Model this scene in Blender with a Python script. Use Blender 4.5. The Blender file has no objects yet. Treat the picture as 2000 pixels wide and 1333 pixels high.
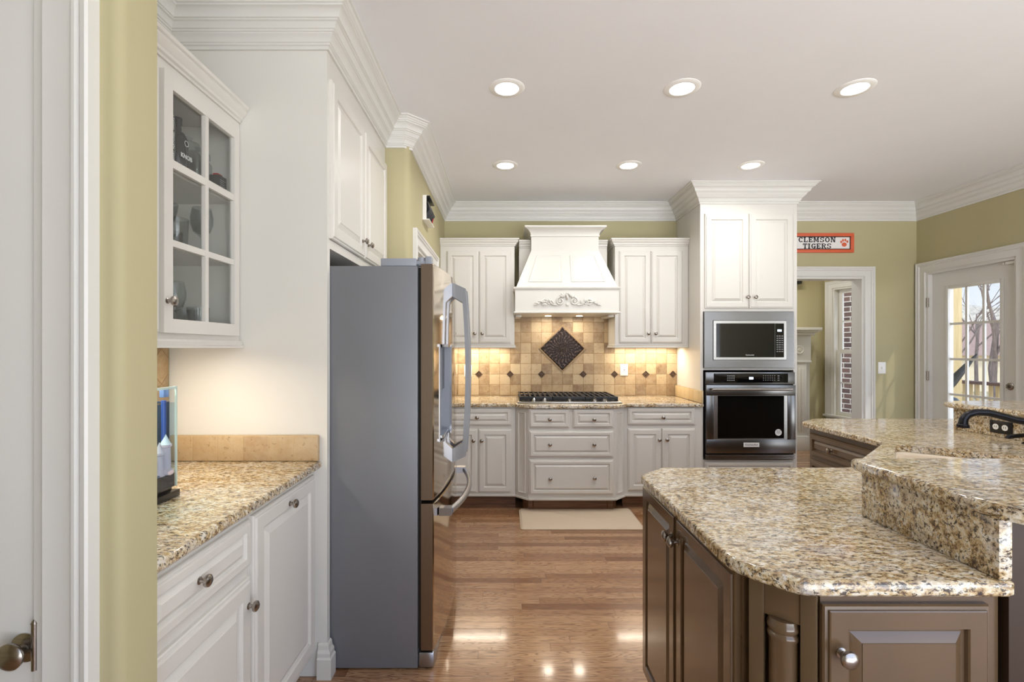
import bpy, bmesh, math, random
from mathutils import Vector, Matrix
random.seed(7)
C = bpy.context.scene.collection
SC = bpy.context.scene
PI = math.pi
# ------------------------------------------------------------------ camera, world, lights, exposure
F = 940.0; CZ = 1.40; VX = 985.0; VY = 680.0
cam = bpy.data.cameras.new('camera'); camo = bpy.data.objects.new('camera', cam); C.objects.link(camo)
camo.location = (0, 0, CZ); camo.rotation_euler = (PI/2, 0, 0)
cam.sensor_width = 36; cam.lens = F/2000*36
cam.shift_x = (1000-VX)/2000; cam.shift_y = (VY-666.5)/2000
cam.clip_start = 0.05; cam.clip_end = 300
SC.camera = camo
def X(px, Y): return (px-VX)*Y/F       # photo column -> metres at distance Y
def Z(py, Y): return CZ-(py-VY)*Y/F    # photo row -> height at distance Y
SC.view_settings.view_transform = 'Standard'; SC.view_settings.look = 'None'
SC.view_settings.gamma = 1; SC.view_settings.use_curve_mapping = False
SC.view_settings.exposure = 0.70
w = bpy.data.worlds.new('sky'); SC.world = w; w.use_nodes = True
wn = w.node_tree; wn.nodes.clear()
_tc = wn.nodes.new('ShaderNodeTexCoord'); _sp = wn.nodes.new('ShaderNodeSeparateXYZ'); _cr = wn.nodes.new('ShaderNodeValToRGB')
_bg = wn.nodes.new('ShaderNodeBackground'); _wo = wn.nodes.new('ShaderNodeOutputWorld')
wn.links.new(_tc.outputs['Generated'], _sp.inputs[0]); wn.links.new(_sp.outputs['Z'], _cr.inputs[0])
_cr.color_ramp.elements[0].position = 0.0; _cr.color_ramp.elements[0].color = (0.92, 0.95, 1.0, 1)
_cr.color_ramp.elements[1].position = 0.35; _cr.color_ramp.elements[1].color = (0.50, 0.66, 0.98, 1)
wn.links.new(_cr.outputs[0], _bg.inputs[0])
# sky is brighter on the sun's side (behind the camera); glow below the horizon added to lift the ceiling
_m1 = wn.nodes.new('ShaderNodeMapRange'); _m1.interpolation_type = 'SMOOTHSTEP'
for _i, _v in ((1, .55), (2, -.25), (3, .70), (4, 1.75)): _m1.inputs[_i].default_value = _v
_m2 = wn.nodes.new('ShaderNodeMapRange')
for _i, _v in ((1, .0), (2, -.15), (3, 1.0), (4, 2.9)): _m2.inputs[_i].default_value = _v
_mm = wn.nodes.new('ShaderNodeMath'); _mm.operation = 'MULTIPLY'
wn.links.new(_sp.outputs['Y'], _m1.inputs[0]); wn.links.new(_sp.outputs['Z'], _m2.inputs[0])
wn.links.new(_m1.outputs[0], _mm.inputs[0]); wn.links.new(_m2.outputs[0], _mm.inputs[1]); wn.links.new(_mm.outputs[0], _bg.inputs[1])
wn.links.new(_bg.outputs[0], _wo.inputs[0])
sun = bpy.data.lights.new('sun', 'SUN'); suno = bpy.data.objects.new('sun', sun); C.objects.link(suno)
sun.energy = 0.9; sun.angle = 0.02; sun.color = (1, .94, .84)
suno.rotation_euler = Vector((-0.45, 0.55, -0.85)).to_track_quat('-Z', 'Y').to_euler()
DOWNLIGHT_W = 3.0; UNDER_W = 2.7; WARM = (1.0, .89, .73)

# ------------------------------------------------------------------ mesh helpers
class MB:
    def __init__(s): s.v = []; s.f = []
    def add(s, vs, fs):
        n = len(s.v); s.v += [tuple(p) for p in vs]; s.f += [tuple(i+n for i in f) for f in fs]; return s
    def box(s, a, b):
        x0, x1 = sorted((a[0], b[0])); y0, y1 = sorted((a[1], b[1])); z0, z1 = sorted((a[2], b[2]))
        s.k = (getattr(s, 'k', 0)+1) % 9; e = s.k*.00004
        x0 -= e; y0 -= e; z0 -= e; x1 += e; y1 += e; z1 += e
        return s.add([(x0,y0,z0),(x1,y0,z0),(x1,y1,z0),(x0,y1,z0),(x0,y0,z1),(x1,y0,z1),(x1,y1,z1),(x0,y1,z1)],
                     [(0,3,2,1),(4,5,6,7),(0,1,5,4),(1,2,6,5),(2,3,7,6),(3,0,4,7)])
    def loops(s, rings, closed=True, cap0=True, cap1=True):
        n = len(rings[0]); vs = [p for r in rings for p in r]; fs = []
        for i in range(len(rings)-1):
            for j in range(n if closed else n-1):
                k = (j+1) % n
                fs.append((i*n+j, i*n+k, (i+1)*n+k, (i+1)*n+j))
        if cap0: fs.append(tuple(range(n))[::-1])
        if cap1: fs.append(tuple((len(rings)-1)*n+j for j in range(n)))
        return s.add(vs, fs)
    def prism(s, poly, z0, z1):
        return s.loops([[(x, y, z0) for x, y in poly], [(x, y, z1) for x, y in poly]])
    def lathe(s, prof, c=(0,0,0), n=20, axis='z', cap=True):
        rings = []
        for r, h in prof:
            ring = []
            for k in range(n):
                a = 2*PI*k/n; p = (max(r,1e-5)*math.cos(a), max(r,1e-5)*math.sin(a), h)
                if axis == 'y': p = (p[0], -h, p[1])       # h grows towards -y
                if axis == 'x': p = (h, p[0], p[1])
                ring.append((p[0]+c[0], p[1]+c[1], p[2]+c[2]))
            rings.append(ring)
        return s.loops(rings, cap0=cap, cap1=cap)
    def tube(s, pts, r, n=10, sq=None):
        pts = [Vector(p) for p in pts]; rings = []
        up = Vector((0,0,1))
        t0 = (pts[1]-pts[0]).normalized()
        u = t0.cross(up) if abs(t0.z) < .95 else t0.cross(Vector((0,1,0)))
        u.normalize()
        for i, p in enumerate(pts):
            t = (pts[min(i+1,len(pts)-1)]-pts[max(i-1,0)]).normalized()
            u = (u-t*u.dot(t)).normalized(); v = t.cross(u)
            rr = r[i] if isinstance(r, (list,tuple)) else r
            a0 = sq or (1, 1)
            rings.append([p+u*rr*a0[0]*math.cos(2*PI*k/n)+v*rr*a0[1]*math.sin(2*PI*k/n) for k in range(n)])
        return s.loops(rings)
    def sphere(s, c, r, n=14, m=8, sc=(1,1,1)):
        rings = []
        for i in range(m+1):
            ph = -PI/2+PI*i/m
            rr = max(math.cos(ph), .001)
            rings.append([(c[0]+r*sc[0]*rr*math.cos(2*PI*k/n), c[1]+r*sc[1]*rr*math.sin(2*PI*k/n), c[2]+r*sc[2]*math.sin(ph)) for k in range(n)])
        return s.loops(rings)
    def front(s, x0, z0, x1, z1, prof, y=0):
        """concentric rectangular rings; prof = [(inset, outward depth)], outward is -y"""
        rings = []
        for ins, d in prof:
            rings.append([(x0+ins, y-d, z0+ins), (x1-ins, y-d, z0+ins), (x1-ins, y-d, z1-ins), (x0+ins, y-d, z1-ins)])
        return s.loops(rings)
    def xf(s, M): s.v = [tuple(M @ Vector(p)) for p in s.v]; return s

RM = {}
def mesh_of(name, mb, mat, smooth=35, bevel=0, inv=None, segs=2):
    vs = mb.v if inv is None else [inv @ Vector(p) for p in mb.v]
    me = bpy.data.meshes.new(name); me.from_pydata([tuple(v) for v in vs], [], mb.f); me.update()
    bm = bmesh.new(); bm.from_mesh(me)
    bmesh.ops.recalc_face_normals(bm, faces=bm.faces)
    if bevel:
        es = [e for e in bm.edges if len(e.link_faces) == 2 and e.calc_face_angle(0) > .5]
        bmesh.ops.bevel(bm, geom=es, offset=bevel, segments=segs, affect='EDGES', profile=.5, clamp_overlap=True)
    bm.to_mesh(me); bm.free()
    for p in me.polygons: p.use_smooth = True
    me.set_sharp_from_angle(angle=math.radians(smooth))
    me.materials.append(mat); return me
def root_of(o):
    while o.parent: o = o.parent
    return o
def part(name, mb, mat, parent, label=None, bevel=0, smooth=35, world=True, segs=2, kind=None):
    inv = RM[root_of(parent).name].inverted() if world else None
    o = bpy.data.objects.new(name, mesh_of(name, mb, mat, smooth, bevel, inv, segs)); C.objects.link(o); o.parent = parent
    if label: o['label'] = label
    if kind: o['kind'] = kind
    return o
def thing(name, label, cat, loc=(0,0,0), rz=0, group=None, kind=None):
    o = bpy.data.objects.new(name, None); C.objects.link(o); o.location = loc; o.rotation_euler = (0,0,rz); o.empty_display_size = .05
    if label: o['label'] = label
    if cat: o['category'] = cat
    if group: o['group'] = group
    if kind: o['kind'] = kind
    RM[o.name] = Matrix.Translation(loc) @ Matrix.Rotation(rz, 4, 'Z')
    return o
def single(name, mb, mat, label, cat, group=None, kind=None, bevel=0, smooth=35, loc=(0,0,0), segs=2):
    o = bpy.data.objects.new(name, mesh_of(name, mb, mat, smooth, bevel, Matrix.Translation(loc).inverted(), segs)); C.objects.link(o)
    o.location = loc
    if label: o['label'] = label
    if cat: o['category'] = cat
    if group: o['group'] = group
    if kind: o['kind'] = kind
    RM[o.name] = Matrix.Translation(loc)
    return o
def struct(name, mb, mat, label=None, bevel=0, smooth=35):
    return single(name, mb, mat, label, 'room', kind='structure', bevel=bevel, smooth=smooth)
def copy_tree(o, parent=None):
    c = o.copy(); C.objects.link(c)
    if parent: c.parent = parent
    for ch in list(o.children): copy_tree(ch, c)
    return c
def text_mb(s, size, ext=.0006, bold=0, align='CENTER'):
    cu = bpy.data.curves.new('t', 'FONT'); cu.body = s; cu.size = size; cu.extrude = ext; cu.offset = bold
    cu.align_x = align; cu.align_y = 'CENTER'; cu.resolution_u = 3
    o = bpy.data.objects.new('t', cu); C.objects.link(o)
    me = bpy.data.meshes.new_from_object(o)
    mb = MB(); mb.v = [tuple(v.co) for v in me.vertices]; mb.f = [tuple(p.vertices) for p in me.polygons]
    bpy.data.objects.remove(o); bpy.data.curves.remove(cu); bpy.data.meshes.remove(me)
    return mb
RX90 = Matrix.Rotation(PI/2, 4, 'X')

# ------------------------------------------------------------------ materials
def srgb(r, g, b):
    f = lambda c: (c/255/12.92) if c <= 10 else ((c/255+.055)/1.055)**2.4
    return (f(r), f(g), f(b), 1)
def newmat(name):
    m = bpy.data.materials.new(name); m.use_nodes = True
    return m, m.node_tree, m.node_tree.nodes['Principled BSDF']
def node(nt, t, **k):
    n = nt.nodes.new(t)
    for a, b in k.items():
        if a.startswith('i_'):
            key = a[2:]; key = int(key) if key.isdigit() else key.replace('_', ' ')
            n.inputs[key].default_value = b
        else: setattr(n, a, b)
    return n
def ramp(nt, fac, stops, interp='LINEAR'):
    r = nt.nodes.new('ShaderNodeValToRGB'); cr = r.color_ramp; cr.interpolation = interp
    cr.elements[0].position = stops[0][0]; cr.elements[0].color = stops[0][1]
    cr.elements[1].position = stops[-1][0]; cr.elements[1].color = stops[-1][1]
    for p, c in stops[1:-1]:
        e = cr.elements.new(p); e.color = c
    nt.links.new(fac, r.inputs[0]); return r.outputs[0]
def mathn(nt, op, a, b=None):
    n = nt.nodes.new('ShaderNodeMath'); n.operation = op
    for i, v in enumerate((a, b)):
        if v is None: continue
        if isinstance(v, (int, float)): n.inputs[i].default_value = v
        else: nt.links.new(v, n.inputs[i])
    return n.outputs[0]
def mixc(nt, fac, a, b, mode='MIX'):
    n = nt.nodes.new('ShaderNodeMix'); n.data_type = 'RGBA'; n.blend_type = mode
    for i, v in ((0, fac), (6, a), (7, b)):
        if isinstance(v, (int, float, tuple)): n.inputs[i].default_value = v
        else: nt.links.new(v, n.inputs[i])
    return n.outputs[2]
def bump(nt, b, h, strength=.2, dist=.002):
    n = nt.nodes.new('ShaderNodeBump'); n.inputs['Strength'].default_value = strength; n.inputs['Distance'].default_value = dist
    nt.links.new(h, n.inputs['Height']); nt.links.new(n.outputs[0], b.inputs['Normal'])
def noise(nt, scale, detail=3, rough=.5, vec=None, dist=0):
    n = nt.nodes.new('ShaderNodeTexNoise'); n.inputs['Scale'].default_value = scale; n.inputs['Detail'].default_value = detail
    n.inputs['Roughness'].default_value = rough; n.inputs['Distortion'].default_value = dist
    if vec is None: vec = nt.nodes.new('ShaderNodeTexCoord').outputs['Object']
    nt.links.new(vec, n.inputs['Vector']); return n.outputs['Fac']
def vmap(nt, scale=(1,1,1), rot=(0,0,0), loc=(0,0,0)):
    t = nt.nodes.new('ShaderNodeTexCoord'); m = nt.nodes.new('ShaderNodeMapping')
    m.inputs['Scale'].default_value = scale; m.inputs['Rotation'].default_value = rot; m.inputs['Location'].default_value = loc
    nt.links.new(t.outputs['Object'], m.inputs[0]); return m.outputs[0]
def paint(name, col, rough=.5, var=.03, bmp=.05, bscale=120, metal=0, spec=.5, coat=0):
    m, nt, b = newmat(name)
    n = noise(nt, 3, 3)
    lo = tuple(c*(1-var) for c in col[:3])+(1,); hi = tuple(min(1, c*(1+var)) for c in col[:3])+(1,)
    nt.links.new(ramp(nt, n, [(.3, lo), (.7, hi)]), b.inputs['Base Color'])
    b.inputs['Roughness'].default_value = rough; b.inputs['Metallic'].default_value = metal; b.inputs['Specular IOR Level'].default_value = spec
    b.inputs['Coat Weight'].default_value = coat; b.inputs['Coat Roughness'].default_value = .1
    if bmp: bump(nt, b, noise(nt, bscale, 2), bmp, .001)
    return m
def emis(name, col, s):
    m, nt, b = newmat(name); b.inputs['Emission Color'].default_value = col; b.inputs['Emission Strength'].default_value = s
    b.inputs['Base Color'].default_value = col; return m
def steel(name, col, rough, axis=2, amt=.15, bm=.06):
    m, nt, b = newmat(name)
    sc = [400, 400, 400]; sc[axis] = 4
    n = noise(nt, 1, 3, .6, vmap(nt, tuple(sc)))
    nt.links.new(ramp(nt, n, [(.3, tuple(c*(1-amt) for c in col[:3])+(1,)), (.7, col)]), b.inputs['Base Color'])
    b.inputs['Metallic'].default_value = 1; b.inputs['Roughness'].default_value = rough
    if bm: bump(nt, b, n, bm, .0003)
    return m
def glassm(name, col=(1,1,1,1), rough=0, ior=1.45, spec=.5):
    """thin clear pane: mostly transparent with a fresnel reflection"""
    m, nt, b = newmat(name); nt.nodes.remove(b)
    out = nt.nodes['Material Output']; tr = node(nt, 'ShaderNodeBsdfTransparent'); tr.inputs[0].default_value = col
    gl = node(nt, 'ShaderNodeBsdfGlossy'); gl.inputs['Roughness'].default_value = rough
    lw = node(nt, 'ShaderNodeLayerWeight'); lw.inputs[0].default_value = .5
    k = (ior-1)**2/(ior+1)**2
    fac = mathn(nt, 'ADD', mathn(nt, 'MULTIPLY', mathn(nt, 'POWER', lw.outputs['Facing'], 4.0), .7), k)
    mx = nt.nodes.new('ShaderNodeMixShader'); nt.links.new(fac, mx.inputs[0]); nt.links.new(tr.outputs[0], mx.inputs[1]); nt.links.new(gl.outputs[0], mx.inputs[2])
    nt.links.new(mx.outputs[0], out.inputs[0]); return m

M = {}
M['white'] = paint('cabinet white', srgb(217,213,205), .32, .01, .03, 60)
M['trim'] = paint('trim white', srgb(220,218,212), .38, .01, .02, 60)
M['hoodw'] = paint('hood white', srgb(220,217,209), .35, .01, .02, 60)
M['ceil'] = paint('ceiling paint', srgb(240,240,242), .9, .01, .05, 200)
M['green'] = paint('olive wall paint', srgb(181,172,134), .7, .02, .08, 150)
M['cream'] = paint('painted side panel', srgb(220,217,209), .5, .01, .02, 60)
M['taupe'] = paint('glazed taupe paint', srgb(98,78,56), .2, .12, .08, 45, coat=.45)
M['taupe_shaded'] = paint('espresso paint', srgb(60,44,33), .45, .1, .08, 45, spec=.3)  # island brown darkened, the knee wall's shade put into the colour
M['dark'] = paint('dark recess', srgb(30,26,24), .8, .05, 0)
M['black'] = paint('black enamel', srgb(22,22,24), .28, .1, .1, 80)
M['iron'] = paint('cast iron', srgb(34,34,37), .5, .1, .3, 160)
M['bglass'] = paint('black oven glass', srgb(8,8,9), .04, .1, 0, spec=.5)
M['bronze'] = paint('oil rubbed bronze', srgb(36,36,42), .22, .2, .05, 60, metal=.6)
M['fridge_side'] = paint('fridge side grey', srgb(124,125,129), .42, .03, .15, 260, metal=.25)
M['fplastic'] = paint('fridge grey plastic', srgb(150,154,162), .35, .02, 0)
M['steel'] = steel('brushed steel', srgb(190,188,184), .28, 0)
M['dsteel'] = steel('appliance steel', srgb(132,131,130), .27, 0)
M['fsteel'] = steel('fridge door steel', srgb(196,184,168), .09, 2, .08, .03)
M['fside'] = steel('fridge door edge steel', srgb(140,124,108), .4, 2, .1, .05)
M['handle'] = steel('satin handle', srgb(172,175,182), .3, 2, .05, .02)
M['nickel'] = steel('brushed nickel', srgb(176,168,160), .25, 0, .2, .05)
M['mat'] = paint('beige foam mat', srgb(203,184,160), .7, .02, .3, 300)
M['plate'] = paint('white plastic plate', srgb(245,243,238), .35, .01, 0)
M['chrome'] = paint('chrome', srgb(215,215,215), .12, .02, 0, metal=1)
M['enamel'] = paint('biscuit sink enamel', srgb(232,216,192), .18, .01, 0)
M['lens'] = emis('lit lens', (1,.96,.9,1), 9)
M['ledw'] = emis('warm lit strip', (1,.82,.55,1), 5)
M['disp'] = emis('lit display', (.6,.75,1,1), 1.6)
M['grey_txt'] = paint('grey print', srgb(150,152,155), .5, .01, 0)
M['white_txt'] = paint('white print', srgb(235,235,235), .5, .01, 0)
M['pane'] = glassm('window pane', (.97,.98,.98,1), 0, 1.4)
M['cabglass'] = glassm('cabinet door glass', (.93,.94,.93,1), 0, 1.4)
M['glassware'] = glassm('clear drinking glass', (.90,.92,.92,1), .03, 1.6)
M['orange'] = paint('orange frame', srgb(214,98,62), .5, .03, 0)
M['signw'] = paint('sign white', srgb(232,228,224), .5, .01, 0)
M['signk'] = paint('sign navy black', srgb(26,24,34), .5, .02, 0)
M['brick'] = None

def granite():
    m, nt, b = newmat('speckled granite')
    v = vmap(nt, (.72, 1.25, 1.1), (0, 0, .12))
    n1 = noise(nt, 55, 9, .72, v, .2); nb = noise(nt, 17, 3, .6, v)
    n = mathn(nt, 'ADD', mathn(nt, 'MULTIPLY', n1, .82), mathn(nt, 'MULTIPLY', nb, .22))
    c = ramp(nt, n, [(.37, srgb(52,42,38)), (.43, srgb(112,88,64)), (.475, srgb(172,144,102)), (.52, srgb(200,176,134)), (.57, srgb(218,206,180)), (.65, srgb(230,226,218))])
    n3 = noise(nt, 11, 5, .65, vmap(nt, (.8, 1.2, 1), (0,0,.1), (5,2,1)))
    c = mixc(nt, ramp(nt, n3, [(.48, (0,0,0,1)), (.66, (.6,.6,.6,1))]), c, srgb(206,200,190))
    n2 = noise(nt, 110, 6, .7, vmap(nt, (.6,1.3,1.1), (0,0,.15), (7,3,1)), .3)
    c = mixc(nt, ramp(nt, n2, [(.535, (0,0,0,1)), (.575, (.93,.93,.93,1))]), c, srgb(56,46,42))
    n4 = noise(nt, 38, 5, .75, vmap(nt, (.7,1.2,1.1), (.1,.1,.2), (3,1,2)))
    c = mixc(nt, ramp(nt, n4, [(.59, (0,0,0,1)), (.65, (.8,.8,.8,1))]), c, srgb(228,224,216))
    nt.links.new(c, b.inputs['Base Color']); b.inputs['Roughness'].default_value = .09; b.inputs['Specular IOR Level'].default_value = .6
    return m
M['granite'] = granite()

def tiles(name, axis, size, ph, rot=0, stops=None, mort=srgb(140,112,76), gw=.020):
    m, nt, b = newmat(name)
    t = nt.nodes.new('ShaderNodeTexCoord'); s = nt.nodes.new('ShaderNodeSeparateXYZ'); nt.links.new(t.outputs['Object'], s.inputs[0])
    cb = nt.nodes.new('ShaderNodeCombineXYZ'); nt.links.new(s.outputs[axis], cb.inputs[0]); nt.links.new(s.outputs['Z'], cb.inputs[1])
    mp = nt.nodes.new('ShaderNodeMapping'); mp.inputs['Rotation'].default_value = (0,0,rot)
    mp.vector_type = 'POINT'; mp.inputs['Scale'].default_value = (1/size,)*2+(1,); mp.inputs['Location'].default_value = (-ph[0]/size, -ph[1]/size, 0)
    nt.links.new(cb.outputs[0], mp.inputs[0])
    fl = node(nt, 'ShaderNodeVectorMath', operation='FLOOR'); nt.links.new(mp.outputs[0], fl.inputs[0])
    fr = node(nt, 'ShaderNodeVectorMath', operation='FRACTION'); nt.links.new(mp.outputs[0], fr.inputs[0])
    wn_ = node(nt, 'ShaderNodeTexWhiteNoise', noise_dimensions='2D'); nt.links.new(fl.outputs[0], wn_.inputs['Vector'])
    stops = stops or [(0, srgb(120,94,66)), (.2, srgb(146,118,84)), (.45, srgb(172,146,110)), (.7, srgb(196,174,140)), (.88, srgb(176,152,116)), (1, srgb(132,104,74))]
    base = ramp(nt, wn_.outputs['Value'], stops)
    base = mixc(nt, ramp(nt, noise(nt, 16, 6, .65), [(.35, (0,0,0,1)), (.65, (.4,.4,.4,1))]), base, srgb(204,186,154))
    base = mixc(nt, ramp(nt, noise(nt, 60, 5, .6), [(.60, (0,0,0,1)), (.72, (.7,.7,.7,1))]), base, srgb(120,90,56))
    sf = nt.nodes.new('ShaderNodeSeparateXYZ'); nt.links.new(fr.outputs[0], sf.inputs[0])
    def edge(o):
        a = mathn(nt, 'SUBTRACT', o, .5); a = mathn(nt, 'ABSOLUTE', a); return mathn(nt, 'SUBTRACT', .5, a)
    e = mathn(nt, 'MINIMUM', edge(sf.outputs[0]), edge(sf.outputs[1]))
    e = mathn(nt, 'ADD', e, mathn(nt, 'MULTIPLY', mathn(nt, 'SUBTRACT', noise(nt, 50, 2), .5), .02))
    mk = ramp(nt, e, [(gw*.55, (1,1,1,1)), (gw*1.2, (0,0,0,1))])
    nt.links.new(mixc(nt, mk, base, mort), b.inputs['Base Color'])
    h = mathn(nt, 'SUBTRACT', ramp(nt, e, [(.0, (0,0,0,1)), (gw*2, (1,1,1,1))]), mathn(nt, 'MULTIPLY', noise(nt, 60, 5, .6), .5))
    bump(nt, b, h, .5, .003); b.inputs['Roughness'].default_value = .45
    return m
M['tile_back'] = tiles('tumbled travertine tiles', 'X', .104, (.018, .0045))
M['tile_left'] = tiles('diagonal travertine tiles', 'Y', .104, (.0, .0), PI/4, [(0, srgb(136,108,72)), (.5, srgb(160,130,88)), (1, srgb(148,116,78))])
M['tile_strip'] = tiles('travertine strip on side panel', 'X', .1065, (-.782, .9222), 0, [(0, srgb(164,134,98)), (.5, srgb(186,158,120)), (1, srgb(172,142,106))], mort=srgb(196,168,124), gw=.012)
M['tile_strip_y'] = tiles('travertine strip on side', 'Y', .1065, (.066, .9222), 0, [(0, srgb(208,180,134)), (.5, srgb(214,190,146)), (1, srgb(206,176,128))], gw=.012)

def planks():
    m, nt, b = newmat('oak strip floor')
    t = nt.nodes.new('ShaderNodeTexCoord'); s = nt.nodes.new('ShaderNodeSeparateXYZ'); nt.links.new(t.outputs['Object'], s.inputs[0])
    W, L = .0585, .85
    row = mathn(nt, 'FLOOR', mathn(nt, 'DIVIDE', s.outputs['Y'], W))
    r1 = node(nt, 'ShaderNodeTexWhiteNoise', noise_dimensions='1D'); nt.links.new(row, r1.inputs['W'])
    xs = mathn(nt, 'ADD', mathn(nt, 'DIVIDE', s.outputs['X'], L), mathn(nt, 'MULTIPLY', r1.outputs['Value'], 7))
    col = mathn(nt, 'FLOOR', xs)
    cb = nt.nodes.new('ShaderNodeCombineXYZ'); nt.links.new(row, cb.inputs[0]); nt.links.new(col, cb.inputs[1])
    r2 = node(nt, 'ShaderNodeTexWhiteNoise', noise_dimensions='2D'); nt.links.new(cb.outputs[0], r2.inputs['Vector'])
    base = ramp(nt, r2.outputs['Value'], [(0, srgb(134,92,60)), (.3, srgb(174,132,96)), (.7, srgb(198,158,120)), (.9, srgb(184,142,104)), (1, srgb(154,112,76))])
    # grain vector, shifted per plank
    g = nt.nodes.new('ShaderNodeCombineXYZ')
    nt.links.new(mathn(nt, 'ADD', mathn(nt, 'MULTIPLY', s.outputs['X'], 1.6), mathn(nt, 'MULTIPLY', r2.outputs['Value'], 37)), g.inputs[0])
    nt.links.new(mathn(nt, 'ADD', mathn(nt, 'MULTIPLY', s.outputs['Y'], 17), mathn(nt, 'MULTIPLY', r2.outputs['Value'], 11)), g.inputs[1])
    n = noise(nt, 1.6, 2, .5, g.outputs[0], .3)
    rings = mathn(nt, 'FRACT', mathn(nt, 'MULTIPLY', n, 14))
    tri = mathn(nt, 'ABSOLUTE', mathn(nt, 'SUBTRACT', rings, .5))
    c = mixc(nt, ramp(nt, tri, [(.0, (.75,.75,.75,1)), (.25, (0,0,0,1))]), base, srgb(98,62,38))
    g2 = vmap(nt, (6, 220, 1)); f2 = noise(nt, 1, 3, .6, g2)
    c = mixc(nt, ramp(nt, f2, [(.42, (0,0,0,1)), (.66, (.45,.45,.45,1))]), c, srgb(110,72,48))
    fy = mathn(nt, 'FRACT', mathn(nt, 'DIVIDE', s.outputs['Y'], W)); ey = mathn(nt, 'SUBTRACT', .5, mathn(nt, 'ABSOLUTE', mathn(nt, 'SUBTRACT', fy, .5)))
    fx = mathn(nt, 'FRACT', xs); ex = mathn(nt, 'MULTIPLY', mathn(nt, 'SUBTRACT', .5, mathn(nt, 'ABSOLUTE', mathn(nt, 'SUBTRACT', fx, .5))), L/W)
    e = mathn(nt, 'MINIMUM', ey, ex)
    c = mixc(nt, ramp(nt, e, [(.0, (.8,.8,.8,1)), (.03, (0,0,0,1))]), c, srgb(60,36,24))
    nt.links.new(c, b.inputs['Base Color'])
    b.inputs['Roughness'].default_value = .2; b.inputs['Coat Weight'].default_value = .4; b.inputs['Coat Roughness'].default_value = .08
    bump(nt, b, mathn(nt, 'ADD', ramp(nt, e, [(0, (0,0,0,1)), (.05, (1,1,1,1))]), mathn(nt, 'MULTIPLY', noise(nt, 8, 2, .5, vmap(nt, (.4,2.5,1))), .6)), .12, .002)
    return m
M['floor'] = planks()
def woodm(name, c1, c2, sc=(2,30,30), rough=.4):
    m, nt, b = newmat(name); n = noise(nt, 1, 5, .6, vmap(nt, sc), .8)
    nt.links.new(ramp(nt, n, [(.3, c1), (.7, c2)]), b.inputs['Base Color']); b.inputs['Roughness'].default_value = rough
    bump(nt, b, n, .1, .001); return m
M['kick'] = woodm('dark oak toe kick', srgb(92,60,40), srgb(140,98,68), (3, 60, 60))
M['deckw'] = woodm('treated pine', srgb(182,156,108), srgb(206,184,138), (30,30,2), .7)
M['rail'] = woodm('brown stained rail', srgb(78,50,36), srgb(110,76,56), (30,2,30), .6)
M['bark'] = woodm('bark', srgb(92,78,70), srgb(140,122,110), (30,30,3), .9)
M['ground'] = paint('leaf litter lawn', srgb(168,150,112), .95, .3, 0)
M['far_roof'] = paint('brown shingle roof', srgb(158,128,112), .9, .1, 0)
M['siding'] = paint('pale siding', srgb(226,208,172), .8, .05, 0)
M['taninside'] = paint('pantry tan wall', srgb(190,160,120), .8, .03, 0)
def brickm():
    m, nt, b = newmat('red brown brick'); t = nt.nodes.new('ShaderNodeTexCoord'); s = nt.nodes.new('ShaderNodeSeparateXYZ'); nt.links.new(t.outputs['Object'], s.inputs[0])
    cb = nt.nodes.new('ShaderNodeCombineXYZ'); nt.links.new(s.outputs['X'], cb.inputs[0]); nt.links.new(s.outputs['Z'], cb.inputs[1])
    br = nt.nodes.new('ShaderNodeTexBrick'); nt.links.new(cb.outputs[0], br.inputs[0])
    br.inputs['Color1'].default_value = srgb(118,90,80); br.inputs['Color2'].default_value = srgb(84,66,62); br.inputs['Mortar'].default_value = srgb(222,216,206)
    br.inputs['Scale'].default_value = 1; br.inputs['Mortar Size'].default_value = .006; br.inputs['Brick Width'].default_value = .21; br.inputs['Row Height'].default_value = .078
    nt.links.new(br.outputs[0], b.inputs['Base Color']); b.inputs['Roughness'].default_value = .9
    bump(nt, b, br.outputs['Fac'], -.4, .005); return m
M['brick'] = brickm()

# ------------------------------------------------------------------ profiles and sweeps
CEIL = 2.83
CROWN = [(0,-.164),(.010,-.164),(.010,-.150),(.017,-.148),(.017,-.141),(.022,-.139),(.025,-.128),(.031,-.118),(.038,-.113),(.038,-.108),(.044,-.106),(.044,-.101),
         (.050,-.098),(.054,-.088),(.061,-.079),(.068,-.076),(.068,-.071),(.074,-.069),(.076,-.060),(.082,-.049),(.092,-.040),(.100,-.037),(.100,-.031),(.107,-.028),(.107,-.022),
         (.113,-.019),(.119,-.011),(.128,-.009),(.128,-.0005),(0,-.0005)]
SMALLCROWN = [(0,-.068),(.008,-.068),(.008,-.058),(.016,-.054),(.018,-.044),(.028,-.034),(.034,-.022),(.034,-.016),(.042,-.012),(.044,0),(0,0)]
CASING = [(0,0),(0,.012),(.006,.018),(.030,.014),(.060,.016),(.066,.024),(.072,.024),(.078,.020),(.086,.028),(.096,.030),(.100,.026),(.100,0)]
def miter_rings(path, prof, i0, i1, zc):
    """ring per path point; prof=(out to the right of travel, z rel zc)"""
    rings = []
    n = len(path)
    for i in range(i0, i1+1):
        p = Vector(path[i]); d0 = (p-Vector(path[i-1])).normalized() if i > 0 else None
        d1 = (Vector(path[i+1])-p).normalized() if i < n-1 else None
        d0 = d0 or d1; d1 = d1 or d0
        n0 = Vector((d0.y, -d0.x)); n1 = Vector((d1.y, -d1.x)); mt = (n0+n1).normalized(); mt = mt/max(.2, mt.dot(n0))
        rings.append([(p.x+mt.x*o, p.y+mt.y*o, zc+z) for o, z in prof])
    return rings
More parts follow.
